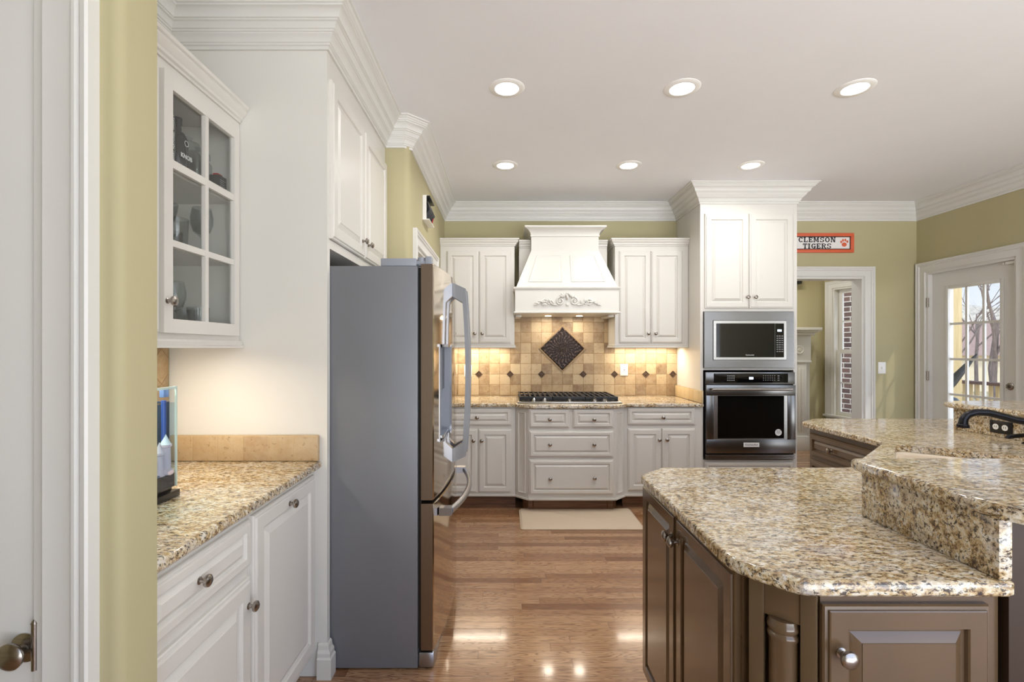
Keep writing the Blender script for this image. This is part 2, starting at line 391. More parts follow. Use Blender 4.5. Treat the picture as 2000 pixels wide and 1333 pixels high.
def sweep(mb, path, prof, i0=0, i1=None, zc=CEIL):
    i1 = len(path)-1 if i1 is None else i1
    return mb.loops(miter_rings(path, prof, i0, i1, zc))
KP = [(-1.43,1.03),(-1.43,2.05),(-.755,2.05),(-.755,3.05),(-.64,3.05),(-.60,3.09),(-.60,4.81),(1.721,4.81),(1.721,4.23),(2.572,4.23),(2.572,4.81),(4.12,4.81),(4.12,2.6)]

def offset_poly(poly, d):
    """inset a CCW polygon by d"""
    n = len(poly); out = []
    for i in range(n):
        p = Vector(poly[i]); a = (p-Vector(poly[i-1])).normalized(); b = (Vector(poly[(i+1) % n])-p).normalized()
        na = Vector((-a.y, a.x)); nb = Vector((-b.y, b.x)); m = (na+nb).normalized(); m = m/max(.3, m.dot(na))
        out.append((p.x+m.x*d, p.y+m.y*d))
    return out
def area(poly): return sum(poly[i-1][0]*poly[i][1]-poly[i][0]*poly[i-1][1] for i in range(len(poly)))/2
def rounded(poly, rs, n=5):
    out = []
    for i, p in enumerate(poly):
        r = rs[i] if isinstance(rs, (list,tuple)) else rs
        if r <= 0: out.append(p); continue
        P = Vector(p); a = (Vector(poly[i-1])-P).normalized(); b = (Vector(poly[(i+1) % len(poly)])-P).normalized()
        A = P+a*r; B = P+b*r
        for k in range(n+1):
            t = k/n; q = A*(1-t)**2+P*2*t*(1-t)+B*t*t; out.append((q.x, q.y))
    return out
def slab_mesh(mb, poly, z0, z1, r=.010, hole=None):
    """stone slab with eased edges and an optional hole"""
    if area(poly) < 0: poly = poly[::-1]
    t = z1-z0
    prof = [(r*.7, z0), (.0, z0+r*.7), (0, z1-r), (r*.12, z1-r*.5), (r*.5, z1-r*.12), (r, z1)]
    rings = [[(x, y, z) for x, y in (offset_poly(poly, d) if d else poly)] for d, z in prof]
    mb.loops(rings, cap0=False, cap1=False)
    def fill(loop, z, hl):
        bm = bmesh.new(); es = []
        for lp in ([loop]+([hl] if hl else [])):
            vs = [bm.verts.new((x, y, z)) for x, y in lp]
            es += [bm.edges.new((vs[i], vs[(i+1) % len(vs)])) for i in range(len(vs))]
        bmesh.ops.triangle_fill(bm, edges=es, use_beauty=True)
        bm.verts.index_update()
        mb.add([tuple(v.co) for v in bm.verts], [tuple(v.index for v in f.verts) for f in bm.faces]); bm.free()
    fill(offset_poly(poly, r), z1, hole); fill(offset_poly(poly, r*.7), z0, hole)
    if hole: mb.loops([[(x, y, z0) for x, y in hole], [(x, y, z1) for x, y in hole]], cap0=False, cap1=False)
    return mb

# ------------------------------------------------------------------ cabinet kit
KNOB = [(.010,0),(.010,.002),(.006,.004),(.0055,.013),(.008,.015),(.0145,.018),(.0165,.022),(.0155,.027),(.010,.031),(.0001,.032)]
knob_me = mesh_of('knob', MB().lathe(KNOB, axis='y', n=20), M['nickel'], 40)
def knob(parent, x, z, y=-.02, rz=0, s=1.0):
    o = bpy.data.objects.new('knob', knob_me); C.objects.link(o); o.parent = parent; o.location = (x, y, z); o.rotation_euler = (0,0,rz); o.scale = (s,)*3
    return o
DOORP = [(0,0),(0,.010),(.003,.0135),(.0095,.0145),(.0115,.0185),(.0145,.020),(.055,.020),(.058,.017),(.060,.010),(.067,.009),(.071,.011),(.090,.0185),(.091,.020),(.094,.020)]
DRAWP = [(0,0),(0,.010),(.003,.0135),(.008,.0145),(.0105,.0185),(.0125,.020),(.032,.020),(.034,.017),(.036,.010),(.041,.009),(.044,.011),(.056,.0185),(.057,.020),(.060,.020)]
def scalep(p, s): return [(a*s if a > .01 else a, d) for a, d in p]
def door_front(parent, kind, x0, z0, x1, z1, knobs=(), mat=None, name=None, ks=1.0, y=0, s=None):
    p = DOORP if kind == 'door' else DRAWP
    lim = min(x1-x0, z1-z0)/2-.012
    sc = s or min(1, lim/p[-1][0])
    mb = MB().front(x0, z0, x1, z1, scalep(p, sc), y)
    o = part(name or kind, mb, mat or M['white'], parent, world=False, smooth=25)
    for kx, kz in knobs: knob(o, kx, kz, y-.0195 if kind == 'door' else y-.0195, s=ks)
    return o

# ================================================================== SETTING
struct('floor', MB().box((-3.2,-1.8,-.12),(5.1,7.3,0)), M['floor'], 'oak strip floor')
struct('ceiling', MB().box((-3.2,-1.8,CEIL),(4.3,4.94,CEIL+.12)), M['ceil'], 'pale grey flat ceiling')
struct('ceiling.001', MB().box((-1.6,4.941,CEIL),(5.1,7.3,CEIL+.12)), M['ceil'], 'ceiling of the room beyond the doorway')
# back wall with doorway  (opening X 2.75..3.59, to z 2.11)
DX0, DX1, DZ = 2.66, 3.59, 2.11
mb = MB().box((-.72,4.81,0),(DX0,4.95,CEIL)); mb.box((DX1,4.81,0),(4.3,4.95,CEIL)); mb.box((DX0,4.81,DZ),(DX1,4.95,CEIL))
struct('wall_back', mb, M['green'])
# right wall with the glazed door (opening Y 3.868..4.694, z 0..2.13)
RY0, RY1, RZ = 3.865, 4.697, 2.135
mb = MB().box((4.12,2.6,0),(4.26,RY0,CEIL)); mb.box((4.12,-.8,0),(4.26,1.3,CEIL)); mb.box((4.12,1.3,2.35),(4.26,2.6,CEIL)); mb.box((4.12,1.3,0),(4.26,2.6,.25)); mb.box((4.12,RY1,0),(4.26,4.81,CEIL)); mb.box((4.12,RY0,RZ),(4.26,RY1,CEIL))  # unseen near pieces and gap added to shape daylight and appliance reflections
struct('wall_right', mb, M['green'])
# left wall behind counter
struct('wall_left', MB().box((-1.57,1.03,0),(-1.43,3.2,CEIL)), M['green'])
# wall beyond the fridge with a doorway Y 3.25..4.12
mb = MB(); cor = [(-.755,3.05),(-.64,3.05),(-.625,3.053),(-.611,3.061),(-.603,3.075),(-.60,3.09),(-.60,3.255),(-.72,3.255),(-.755,3.255)]
mb.prism(cor, 0, CEIL); mb.box((-.72,4.12,0),(-.60,4.81,CEIL)); mb.box((-.72,3.255,2.09),(-.60,4.12,CEIL)); mb.box((-1.43,3.05,0),(-.755,3.12,CEIL))
struct('wall_left.001', mb, M['green'], smooth=50)
struct('wall_left.002', MB().box((-1.6,3.2,0),(-1.5,4.95,CEIL)), M['taninside'], 'tan wall inside the pantry doorway')
# near wall with bullnose end and door
mb = MB(); r = .02
end = [(-.743,1.03),(-.743,.93+r),(-.745,.93+.012),(-.751,.93+.004),(-.763,.93),(-.90,.93),(-.90,1.03)]
mb.prism(end[::-1], 0, CEIL); mb.box((-3.2,.93,0),(-1.80,1.03,CEIL)); mb.box((-1.80,.93,2.1),(-.90,1.03,CEIL))
struct('wall_front', mb, M['green'], smooth=50)
struct('wall_left.003', MB().box((-2.1,-1.8,0),(-1.95,.929,CEIL)), M['green'], 'unseen olive wall added left of the camera to hold back daylight')  # unseen side wall, added to block part of the daylight
struct('wall_front.001', MB().box((-2.1,-1.35,0),(.15,-1.2,CEIL)), M['green'], 'unseen olive wall added behind the camera to hold back daylight')  # unseen wall, added so less daylight reaches the near left door
# crown mouldings
for i, (a, b_) in enumerate([(0,1),(3,6),(6,7),(10,11),(11,12)]):
    struct('trim_%d' % (i+1), sweep(MB(), KP, CROWN, a, b_), M['trim'], smooth=25)
# door casings
def casing_path(mb, pts, d, M4):
    """pts in (u,z): casing sweeps along a U path; profile measured outward from the opening"""
    path = [(u, z) for u, z in pts]
    rings = []
    n = len(path)
    for i in range(n):
        p = Vector(path[i]); d0 = (p-Vector(path[i-1])).normalized() if i > 0 else None; d1 = (Vector(path[i+1])-p).normalized() if i < n-1 else None
        d0 = d0 or d1; d1 = d1 or d0
        n0 = Vector((-d0.y, d0.x)); n1 = Vector((-d1.y, d1.x)); mt = (n0+n1).normalized(); mt = mt/max(.2, mt.dot(n0))
        rings.append([M4 @ Vector((p.x+mt.x*o, -h, p.y+mt.y*o)) for o, h in CASING])
    mb.loops(rings); return mb
I4 = Matrix.Identity(4)
def casing(name, u0, u1, z1, M4, z0=0, lab=None, jamb=.14):
    mb = MB(); casing_path(mb, [(u0,z0),(u0,z1),(u1,z1),(u1,z0)], 1, M4)
    j = MB().box((u0-.001,-.004,z0),(u0+.02,jamb,z1)).box((u1-.02,-.004,z0),(u1+.001,jamb,z1)).box((u0,-.004,z1-.02),(u1,jamb,z1+.001)).xf(M4)
    mb.add(j.v, j.f)
    return struct(name, mb, M['trim'], lab, smooth=25)
casing('trim_6', DX0+.0, DX1, DZ, Matrix.Translation((0,4.81,0)), lab='white casing of the doorway in the back wall')
MR = Matrix.Translation((4.12,0,0)) @ Matrix.Rotation(-PI/2,4,'Z')      # local x -> -Y, local -y -> -X
casing('trim_7', -RY1, -RY0, RZ, MR, lab='white casing of the glazed door')
ML = Matrix.Translation((-.60,0,0)) @ Matrix.Rotation(PI/2,4,'Z')       # local x -> +Y, local -y -> +X
casing('trim_8', 3.255, 4.12, 2.09, ML, lab='white casing of the doorway behind the refrigerator', jamb=.12)
mb = MB(); casing_path(mb, [(-1.80,0),(-1.80,2.1),(-.882,2.1),(-.882,0)], 1, Matrix.Translation((0,.93,0)) )
j = MB().box((-.905,.926,0),(-.880,1.03,2.1)).box((-.915,.965,0),(-.905,1.03,2.1)); mb.add(j.v, j.f)
struct('trim_9', mb, M['trim'], 'white casing of the near left door', smooth=25)
# near left door
d = single('door_1', MB().box((-1.78,.935,.01),(-.912,.972,2.09)), M['trim'], 'white door at the left edge of the photo', 'door', kind='structure', bevel=.002, loc=(-.912,.95,0))
kn = [(.033,0),(.033,.004),(.028,.008),(.013,.012),(.012,.030),(.020,.036),(.029,.046),(.030,.056),(.024,.064),(.012,.068),(.001,.069)]
part('door_knob', MB().lathe([(r_*.85, h_*.58) for r_, h_ in kn], (X(14,.90),.935,.818), 28, 'y'), M['nickel'], d, 'satin nickel round knob', smooth=50)
hz = Z(1262,.93)
hg = MB().lathe([(.006,-.045),(.006,.045)], (-.905,.928,hz), 12).box((-.912,.929,hz-.045),(-.899,.934,hz+.045)); hg.lathe([(.007,.045),(.003,.052)], (-.905,.928,hz), 12)
part('hinge', hg, M['nickel'], d)
# pantry window light strip: glazed door in right wall
dl = thing('door_2', 'white glazed exterior door with twelve visible panes and deadbolt', 'door', (4.16, RY1, 0), -PI/2, kind='structure')
DW = RY1-RY0-.006
gx0, gx1 = RY1-4.503, RY1-4.032
cols = [gx0+(gx1-gx0)*i/3 for i in range(4)]; rws = [.31+i*(1.953-.31)/5 for i in range(6)]
mb = MB().box((.003,0,.012),(gx0,.042,RZ-.006)).box((gx1,0,.012),(DW,.042,RZ-.006)).box((gx0,0,1.953),(gx1,.042,RZ-.006)).box((gx0,0,.012),(gx1,.042,.31))
part('slab', mb, M['trim'], dl, world=False)
mb = MB()
for a, b_, c_, e_ in ((gx0-.028,.282,gx0,1.981),(gx1,.282,gx1+.028,1.981),(gx0,1.953,gx1,1.981),(gx0,.282,gx1,.31)): mb.box((a,-.010,b_),(c_,.0,e_))
part('glazing_bead', mb, M['trim'], dl, world=False, bevel=.003)
mb = MB()
for c_ in cols[1:-1]: mb.box((c_-.010,.010,.31),(c_+.010,.026,1.953))
for z_ in rws[1:-1]: mb.box((gx0,.0105,z_-.010),(gx1,.0255,z_+.010))
part('muntins', mb, M['trim'], dl, world=False)
part('pane', MB().box((gx0,.019,.31),(gx1,.023,1.953)), M['pane'], dl, world=False)
zb = 1.083; xb = RY1-3.955
db = MB().lathe([(.030,0),(.030,.006),(.024,.010),(.012,.012),(.012,.020)], (xb,0,zb), 24, 'y').box((xb-.004,-.034,zb-.016),(xb+.004,-.018,zb+.016))
part('deadbolt', db, M['nickel'], dl, world=False)
part('door_knob', MB().lathe(kn, (xb,0,.93), 24, 'y'), M['nickel'], dl, world=False, smooth=50)
for z_ in (1.84, 1.13, .25):
    h = MB().lathe([(.007,-.048),(.007,.048)], (.020,-.046,z_), 12).box((.006,-.0465,z_-.045),(.034,-.044,z_+.045)); part('hinge', h, M['nickel'], dl, world=False)
sn = RY1-Z(0,0)*0
single('door_sensor', MB().box((4.135,3.885,2.088),(4.159,3.975,2.112)).box((4.14,3.985,2.092),(4.159,4.0,2.110)), M['plate'], 'small white alarm sensor at the top corner of the glazed door', 'sensor', bevel=.003, loc=(4.159,3.93,2.09))
# baseboards
BB = [(0,0),(.014,0),(.014,.10),(.009,.115),(.004,.125),(0,.13)]
struct('baseboard_right', sweep(MB(), [(4.12,RY0-.10),(4.12,2.6)], BB, zc=0), M['trim'])
struct('baseboard_back', sweep(MB(), [(DX1+.10,4.81),(4.10,4.81)], BB, zc=0), M['trim'])

# ------------------------------------------------------------------ room beyond the doorway
A = Vector((4.59,6.90)); ang = math.atan2(-.961,.275); MW = Matrix.Translation((A.x,A.y,0)) @ Matrix.Rotation(ang,4,'Z')
struct('wall_back.001', MB().box((-1.6,6.9,0),(4.60,7.05,CEIL)), M['green'], 'olive wall behind the fireplace')
t0, t1, wz0, wz1 = .13, .98, .46, 2.235
mb = MB().box((-.0,0,0),(t0,.14,CEIL)).box((t1,0,0),(1.12,.14,CEIL)).box((t0,0,0),(t1,.14,wz0)).box((t0,0,wz1),(t1,.14,CEIL)).xf(MW)
struct('wall_right.001', mb, M['green'], 'angled olive wall with a window beyond the doorway')
struct('wall_right.002', MB().prism([(4.265,4.955),(4.36,4.955),(5.00,5.86),(4.90,5.88)],0,CEIL), M['green'], 'return wall beyond the doorway')
wd = thing('window_1', 'white double hung window seen through the doorway', 'window', (A.x,A.y,0), ang, kind='structure')
fr = MB(); casing_path(fr, [(t0,wz0),(t0,wz1),(t1,wz1),(t1,wz0)], 1, I4)
fr.box((t0,0,wz0),(t0+.02,.14,wz1)).box((t1-.02,0,wz0),(t1,.14,wz1)).box((t0,0,wz1-.02),(t1,.14,wz1))
part('window_frame', fr, M['trim'], wd, world=False, smooth=25)
part('window_sill', MB().box((t0-.12,-.05,wz0-.03),(t1+.12,.14,wz0)).box((t0-.09,-.02,wz0-.12),(t1+.09,0,wz0-.03)), M['trim'], wd, world=False, bevel=.004)
def sash(y, z0_, z1_):
    s_ = MB(); a, b_ = t0+.02, t1-.02
    s_.box((a,y,z0_),(a+.05,y+.03,z1_)).box((b_-.05,y,z0_),(b_,y+.03,z1_)).box((a,y,z0_),(b_,y+.03,z0_+.05)).box((a,y,z1_-.05),(b_,y+.03,z1_))
    for k in (1,2):
        xx = a+.05+(b_-a-.1)*k/3; s_.box((xx-.008,y+.005,z0_),(xx+.008,y+.025,z1_))
    zz = (z0_+z1_)/2; s_.box((a,y+.006,zz-.008),(b_,y+.024,zz+.008))
    o = part('sash', s_, M['trim'], wd, world=False)
    part('pane', MB().box((a+.04,y+.013,z0_+.04),(b_-.04,y+.017,z1_-.04)), M['pane'], o, world=False)
sash(.05, wz0, 1.37); sash(.085, 1.33, wz1-.02)
# brick wall outside that window
bw = single('brick_wall', MB().box((-.47,.75,-.3),(.45,.95,3.4)), M['brick'], 'red brown brick wall outside the window beyond the doorway', 'wall')
bw.location = (A.x,A.y,0); bw.rotation_euler = (0,0,ang)
# fireplace mantel
fm = thing('fireplace_mantel', 'white fireplace surround with rosette and fluted pilaster beyond the doorway', 'fireplace', (3.4,6.7,0))
part('mantel_shelf', MB().box((2.52,6.44,1.635),(4.26,6.899,1.675)).box((2.54,6.47,1.61),(4.24,6.899,1.635)).box((2.57,6.51,1.57),(4.21,6.899,1.61)), M['trim'], fm, bevel=.006)
part('frieze', MB().box((2.6,6.56,1.22),(4.18,6.899,1.57)).box((2.6,6.545,1.20),(4.18,6.899,1.225)), M['trim'], fm, bevel=.003)
for xx in (3.93, 2.66):
    p_ = MB().box((xx,6.56,.16),(xx+.19,6.899,1.20))
    pl = part('pilaster', p_, M['trim'], fm, bevel=.003)
    fl = MB()
    for k in range(3): fl.box((xx+.035+k*.045,6.55,.26),(xx+.06+k*.045,6.562,1.12))
    part('flute', fl, M['trim'], pl, bevel=.003)
    part('plinth', MB().box((xx-.015,6.53,0),(xx+.205,6.899,.20)), M['trim'], pl, bevel=.004)
    part('rosette', MB().lathe([(.062,0),(.062,.012),(.052,.018),(.045,.012),(.02,.010),(.018,.020),(.001,.022)], (xx+.085,6.56,1.375), 28, 'y'), M['trim'], pl)
part('firebox', MB().box((2.86,6.70,0),(3.92,6.899,1.2)), M['dark'], fm)
part('side_return', MB().box((4.12,6.62,0),(4.20,6.899,1.57)), M['trim'], fm)
single('wall_speaker', MB().box((X(1549,6.8),6.78,Z(555,6.8)),(X(1565,6.8),6.899,Z(541,6.8))), M['black'], 'small black speaker high on the wall beyond the doorway', 'speaker', bevel=.004, loc=(X(1557,6.8),6.899,Z(548,6.8)))

# ------------------------------------------------------------------ ceiling downlights
dl0 = thing('recessed_light', 'round recessed ceiling light, left one of the front row', 'ceiling light', (.014,2.646,CEIL), group='recessed ceiling lights')
part('trim_ring', MB().lathe([(.062,-.001),(.066,-.007),(.090,-.006),(.098,-.0015),(.098,0),(.062,0)], n=40, cap=False), M['plate'], dl0, world=False, smooth=50)
part('lens', MB().lathe([(.0,-.0041),(.064,-.004)], n=40, cap=False), M['lens'], dl0, world=False)
lamp = bpy.data.lights.new('downlight', 'AREA'); lamp.shape = 'DISK'; lamp.size = .12; lamp.energy = DOWNLIGHT_W; lamp.color = (1,.98,.95); lamp.spread = math.radians(150)
lo = bpy.data.objects.new('bulb', lamp); C.objects.link(lo); lo.parent = dl0; lo.location = (0,0,-.008)
names = ['middle one of the front row', 'right one of the front row', 'left one of the rear row above the fridge side', 'middle one of the rear row above the range hood', 'right one of the rear row near the oven tower']
for nm, xy in zip(names, [(.977,2.646),(1.928,2.646),(.008,3.765),(.973,3.765),(1.927,3.765)]):
    c_ = copy_tree(dl0); c_.location = (xy[0],xy[1],CEIL); c_['label'] = 'round recessed ceiling light, '+nm

# ------------------------------------------------------------------ left run: base cabinets, counter
# local x -> +Y, front faces +X
LX = -.812
cb = thing('base_cabinet', 'white base cabinet with one drawer over a door, left of the pull-out cabinet', 'cabinet', (LX,1.035,0), PI/2)
part('body', MB().box((0,0,.10),(.485,.60,.885)).box((0,.06,0),(.485,.60,.10)), M['white'], cb, world=False)
door_front(cb, 'drawer', .02,.716,.480,.862, [(.215,.795)])
door_front(cb, 'door', .02,.13,.480,.682, [(.455,.60)])
cb = thing('base_cabinet', 'white pull-out base cabinet with one tall door beside the tall fridge panel', 'cabinet', (LX,1.522,0), PI/2)
part('body', MB().box((0,0,.10),(.526,.60,.885)).box((0,.06,0),(.526,.60,.10)), M['white'], cb, world=False)
door_front(cb, 'door', .010,.13,.505,.865, [(.255,.845-.02)])
poly = [(-1.428,1.032),(-.778,1.032),(-.778,2.048),(-1.428,2.048)]
single('countertop', slab_mesh(MB(), poly, .887, .92, .012), M['granite'], 'speckled granite countertop under the glass-door cabinet, holding the fish tank', 'countertop', loc=(-1.1,1.5,.887))
sp = MB().box((-1.412,2.028,.921),(-.785,2.049,1.030))
single('backsplash_strip', sp, M['tile_strip'], 'low travertine tile strip on the white side panel behind the left counter', 'backsplash', bevel=.004)
single('backsplash', MB().box((-1.429,1.033,.921),(-1.414,2.026,1.398)), M['tile_left'], 'diagonal travertine backsplash behind the fish tank', 'backsplash')

# fridge enclosure
fe = thing('refrigerator_cabinet', 'tall white refrigerator surround with two doors over the fridge', 'cabinet', (-.755,2.05,0))
part('side_panel', MB().box((-1.428,2.05,0),(-.755,2.082,2.70)), M['cream'], fe, 'broad white painted side panel')
part('face_frame', MB().box((-.775,2.082,2.56),(-.755,3.045,2.70)).box((-.775,2.50,1.83),(-.755,2.60,2.6)).box((-.775,2.082,1.83),(-.755,3.045,1.87)).box((-.775,3.02,0),(-.755,3.045,2.6)).box((-1.40,2.09,1.83),(-.775,3.04,1.85)), M['white'], fe)
part('case', MB().box((-1.428,2.083,1.851),(-.776,3.045,2.70)), M['white'], fe)
mb = MB().loops(miter_rings(KP, CROWN, 1, 3, CEIL)); mb.box((-1.428,2.052,2.70),(-.757,3.049,CEIL-.001))
part('crown', mb, M['trim'], fe, smooth=25)
fe2 = fe
def side_door(parent, Xf, y0, z0, y1, z1, ky, kz):
    """door whose front faces +X, written in world metres"""
    p = DOORP; sc = 1
    mb = MB().front(y0, z0, y1, z1, p).xf(Matrix.Translation((Xf,0,0)) @ Matrix.Rotation(PI/2,4,'Z'))
    o = part('door', mb, M['white'], parent, smooth=25)
    r_ = RM[root_of(parent).name]; l_ = r_.inverted() @ Vector((Xf+.0195, ky, kz))
    knob(o, l_.x, l_.z, l_.y, PI/2)
side_door(fe, -.755, 2.072, 1.872, 2.548, 2.558, 2.50, 1.955)
side_door(fe, -.755, 2.554, 1.872, 3.030, 2.558, 2.60, 1.955)
BM = [(0,0),(.026,0),(.026,.085),(.020,.092),(.020,.108),(.012,.120),(.010,.138),(.004,.146),(0,.146)]
mb = sweep(MB(), [(-.79,2.05),(-.755,2.05),(-.755,2.082)], BM, zc=0); mb.box((-.79,2.051,0),(-.757,2.06,.02))
part('base_moulding', mb, M['white'], fe, smooth=25)

# glass door wall cabinet
gc = thing('wall_cabinet', 'white glass-door wall cabinet holding glasses and bottles on the left wall', 'cabinet', (-1.127,1.10,1.40), PI/2)
GH = .953; GW = .945
bx = MB().box((0,0,.03),(GW,.30,.052)).box((0,0,GH-.02),(GW,.30,GH+.005)).box((0,.0185,.0525),(.018,.30,GH-.0205)).box((GW-.018,.0185,.0525),(GW,.30,GH-.0205)).box((.0185,.292,.0525),(GW-.0185,.300,GH-.0205))
bx.box((.40,.0185,.0525),(.4195,.2915,GH-.0205))
bx.box((0,-.001,.0525),(.475,.018,GH-.0205)).box((.895,-.001,.0525),(GW,.018,GH-.0205)).box((.4755,-.001,.0525),(.8945,.018,.055)).box((.4755,-.001,.905),(.8945,.018,GH-.0205))
part('body', bx, M['white'], gc, world=False)
for z_ in (.355,.615): part('shelf', MB().box((.42,.022,z_-.010),(GW-.018,.29,z_+.008)), M['white'], gc, world=False)
part('light_rail', sweep(MB(), [(0,0),(GW,0)], [(0,0),(0,.03),(.012,.03),(.016,.022),(.012,.012),(.022,.006),(.022,0)], zc=0), M['white'], gc, world=False, smooth=25)
mb = MB().loops(miter_rings([(0,0),(GW,0)], SMALLCROWN, 0, 1, GH+.068)); part('crown', mb, M['white'], gc, world=False, smooth=25)
dx0, dx1 = .465, .908
px0, px1 = .507, .873; pm = .694; dz0, dz1 = .05, .912
rows = [(.097,.340),(.362,.603),(.630,.862)]
D_ = MB().box((dx0,-.021,dz0),(px0,-.001,dz1)).box((px1,-.021,dz0),(dx1,-.001,dz1)).box((px0,-.021,dz0),(px1,-.001,rows[0][0])).box((px0,-.021,rows[2][1]),(px1,-.001,dz1))
dr = part('door', D_, M['white'], gc, world=False)
mb = MB().box((pm-.010,-.019,rows[0][0]),(pm+.010,-.003,rows[2][1])).box((px0,-.0185,.340),(px1,-.0035,.362)).box((px0,-.0185,.603),(px1,-.0035,.630))
part('muntins', mb, M['white'], dr, world=False)
part('pane', MB().box((px0-.004,-.008,rows[0][0]-.004),(px1+.004,-.006,rows[2][1]+.004)), M['cabglass'], dr, world=False)
knob(dr, .480, .155, -.021)
door_front(gc, 'door', .015,.05,.455,.912, ())
# under cabinet light
def strip_light(name, label, x0, y0, x1, y1, z, watt, ratio=1.0):
    t_ = thing(name, label, 'light', ((x0+x1)/2,(y0+y1)/2,z), group='slim lights under the wall cabinets')
    part('housing', MB().box((x0,y0,z-.012),(x1,y1,z)), M['plate'], t_, bevel=.002)
    part('lens', MB().box((x0+.01,y0+.006,z-.0135),(x1-.01,y1-.006,z-.012)), M['ledw'], t_)
    L = bpy.data.lights.new('strip', 'AREA'); L.shape = 'RECTANGLE'; L.size = x1-x0; L.size_y = y1-y0; L.energy = watt; L.color = WARM; L.spread = math.radians(170)
    o = bpy.data.objects.new('tube', L); C.objects.link(o); o.parent = t_; o.location = (0,0,-.018)
    return t_
strip_light('cabinet_light', 'slim light under the glass-door cabinet on the left wall', -1.22,1.15,-1.16,1.80,1.428, UNDER_W*1.2)

# ------------------------------------------------------------------ glassware in the cabinet
def ware(name, label, cat, prof, x, y, z, mat=None, group='glassware in the wall cabinet', s=1):
    return single(name, MB().lathe([(r*s, h*s) for r, h in prof], (x,y,z), 20), mat or M['glassware'], label, cat, group=group, loc=(x,y,z), smooth=50)
WINE = [(.033,0),(.033,.002),(.006,.006),(.004,.012),(.004,.075),(.012,.085),(.030,.100),(.040,.130),(.041,.155),(.033,.195),(.0325,.195),(.0395,.155),(.038,.130),(.028,.103),(.001,.088)]
TUMB = [(.032,0),(.036,.005),(.040,.105),(.038,.105),(.034,.012),(.001,.010)]
VASE = [(.034,0),(.036,.01),(.026,.07),(.030,.11),(.042,.16),(.046,.19),(.044,.19),(.040,.16),(.027,.11),(.022,.07),(.03,.014),(.001,.012)]
JAR = [(.042,0),(.046,.006),(.046,.12),(.034,.135),(.034,.145),(.040,.146),(.040,.165),(.012,.172),(.010,.178),(.018,.186),(.001,.194)]
zs = (1.4525, 1.7635, 2.0235)
gl = [('wine_glass','wine glass on the middle shelf behind the right column of panes','glass',WINE,-1.21,1.925,zs[1]),
 ('tall_glass','flared tall glass on the middle shelf behind the left column of panes','glass',VASE,-1.30,1.84,zs[1]),
 ('tumbler','cut tumbler at the front of the middle shelf beside the flared tall glass','glass',TUMB,-1.19,1.745,zs[1]),
 ('tumbler','cut tumbler on the middle shelf behind the front tumbler','glass',TUMB,-1.345,1.945,zs[1]),
 ('wine_glass','wine glass at the far left of the lowest shelf','glass',WINE,-1.32,1.86,zs[0]),
 ('wine_glass','wine glass on the lowest shelf nearest the centre bar of the door','glass',WINE,-1.23,1.79,zs[0]),
 ('tumbler','short tumbler at the front of the lowest shelf behind the knob side','glass',TUMB,-1.19,1.68,zs[0]),
 ('tumbler','short tumbler on the lowest shelf in front of the centre bar of the door','glass',TUMB,-1.20,1.885,zs[0]),
 ('tumbler','short tumbler on the lowest shelf behind the right column of panes','glass',TUMB,-1.30,1.965,zs[0]),
 ('glass_jar','lidded clear glass jar on the top shelf beside the black bottles','jar',JAR,-1.22,1.855,zs[2]),
 ('glass_jar','clear glass jar on the top shelf behind the right column of panes','jar',JAR,-1.24,1.955,zs[2])]
for g in gl: ware(*g)
BOT = [(.040,0),(.043,.004),(.043,.175),(.030,.205),(.017,.215),(.017,.245),(.020,.246),(.020,.275),(.001,.276)]
darkglass = paint('black bottle', srgb(30,30,34), .15, .1, 0)
b1 = ware('bottle', 'tall black bottle with white vertical lettering on the top shelf of the glass cabinet', 'bottle', BOT, -1.185,1.665,zs[2], darkglass, 'bottles in the wall cabinet', .92)
MT = Matrix.Translation((-1.185+.0405,1.665,zs[2]+.085)) @ Matrix.Rotation(PI/2,4,'Z') @ RX90
part('lettering', text_mb('BLACKBERRY FLAVORED WHISKEY', .0125).xf(MT @ Matrix.Rotation(PI/2,4,'Z')), M['white_txt'], b1, 'white vertical lettering')
b2 = ware('bottle', 'black bottle with a white band of lettering on the top shelf beside the glass jar', 'bottle', BOT, -1.20,1.765,zs[2], darkglass, 'bottles in the wall cabinet', .80)
part('lettering', text_mb('KNOB', .022, bold=.0005).xf(Matrix.Translation((-1.1652,1.765,zs[2]+.075)) @ Matrix.Rotation(PI/2,4,'Z') @ RX90), M['white_txt'], b2, 'white lettering')
part('label_mark', MB().lathe([(.009,0),(.011,0),(.011,.0008),(.009,.0008)], n=18, cap=False).xf(Matrix.Translation((-1.1655,1.765,zs[2]+.125)) @ Matrix.Rotation(PI/2,4,'Y')), M['white_txt'], b2)
bxo = thing('boxed_bottle', 'small black carton with lines of print on the top shelf at the right', 'box', (-1.185,1.988,zs[2]))
part('carton', MB().box((-1.205,1.965,zs[2]),(-1.165,2.018,zs[2]+.085)), M['black'], bxo, bevel=.001)
ln = MB()
for k in range(7): ln.box((-1.1652,1.972,zs[2]+.018+k*.008),(-1.1645,2.010-(k%3)*.006,zs[2]+.0205+k*.008))
part('print', ln, M['grey_txt'], bxo)
part('red_seal', MB().box((-1.197,1.975,zs[2]+.085),(-1.175,2.008,zs[2]+.096)), paint('red seal', srgb(170,40,34), .5, .02, 0), bxo, 'red cap', bevel=.003)

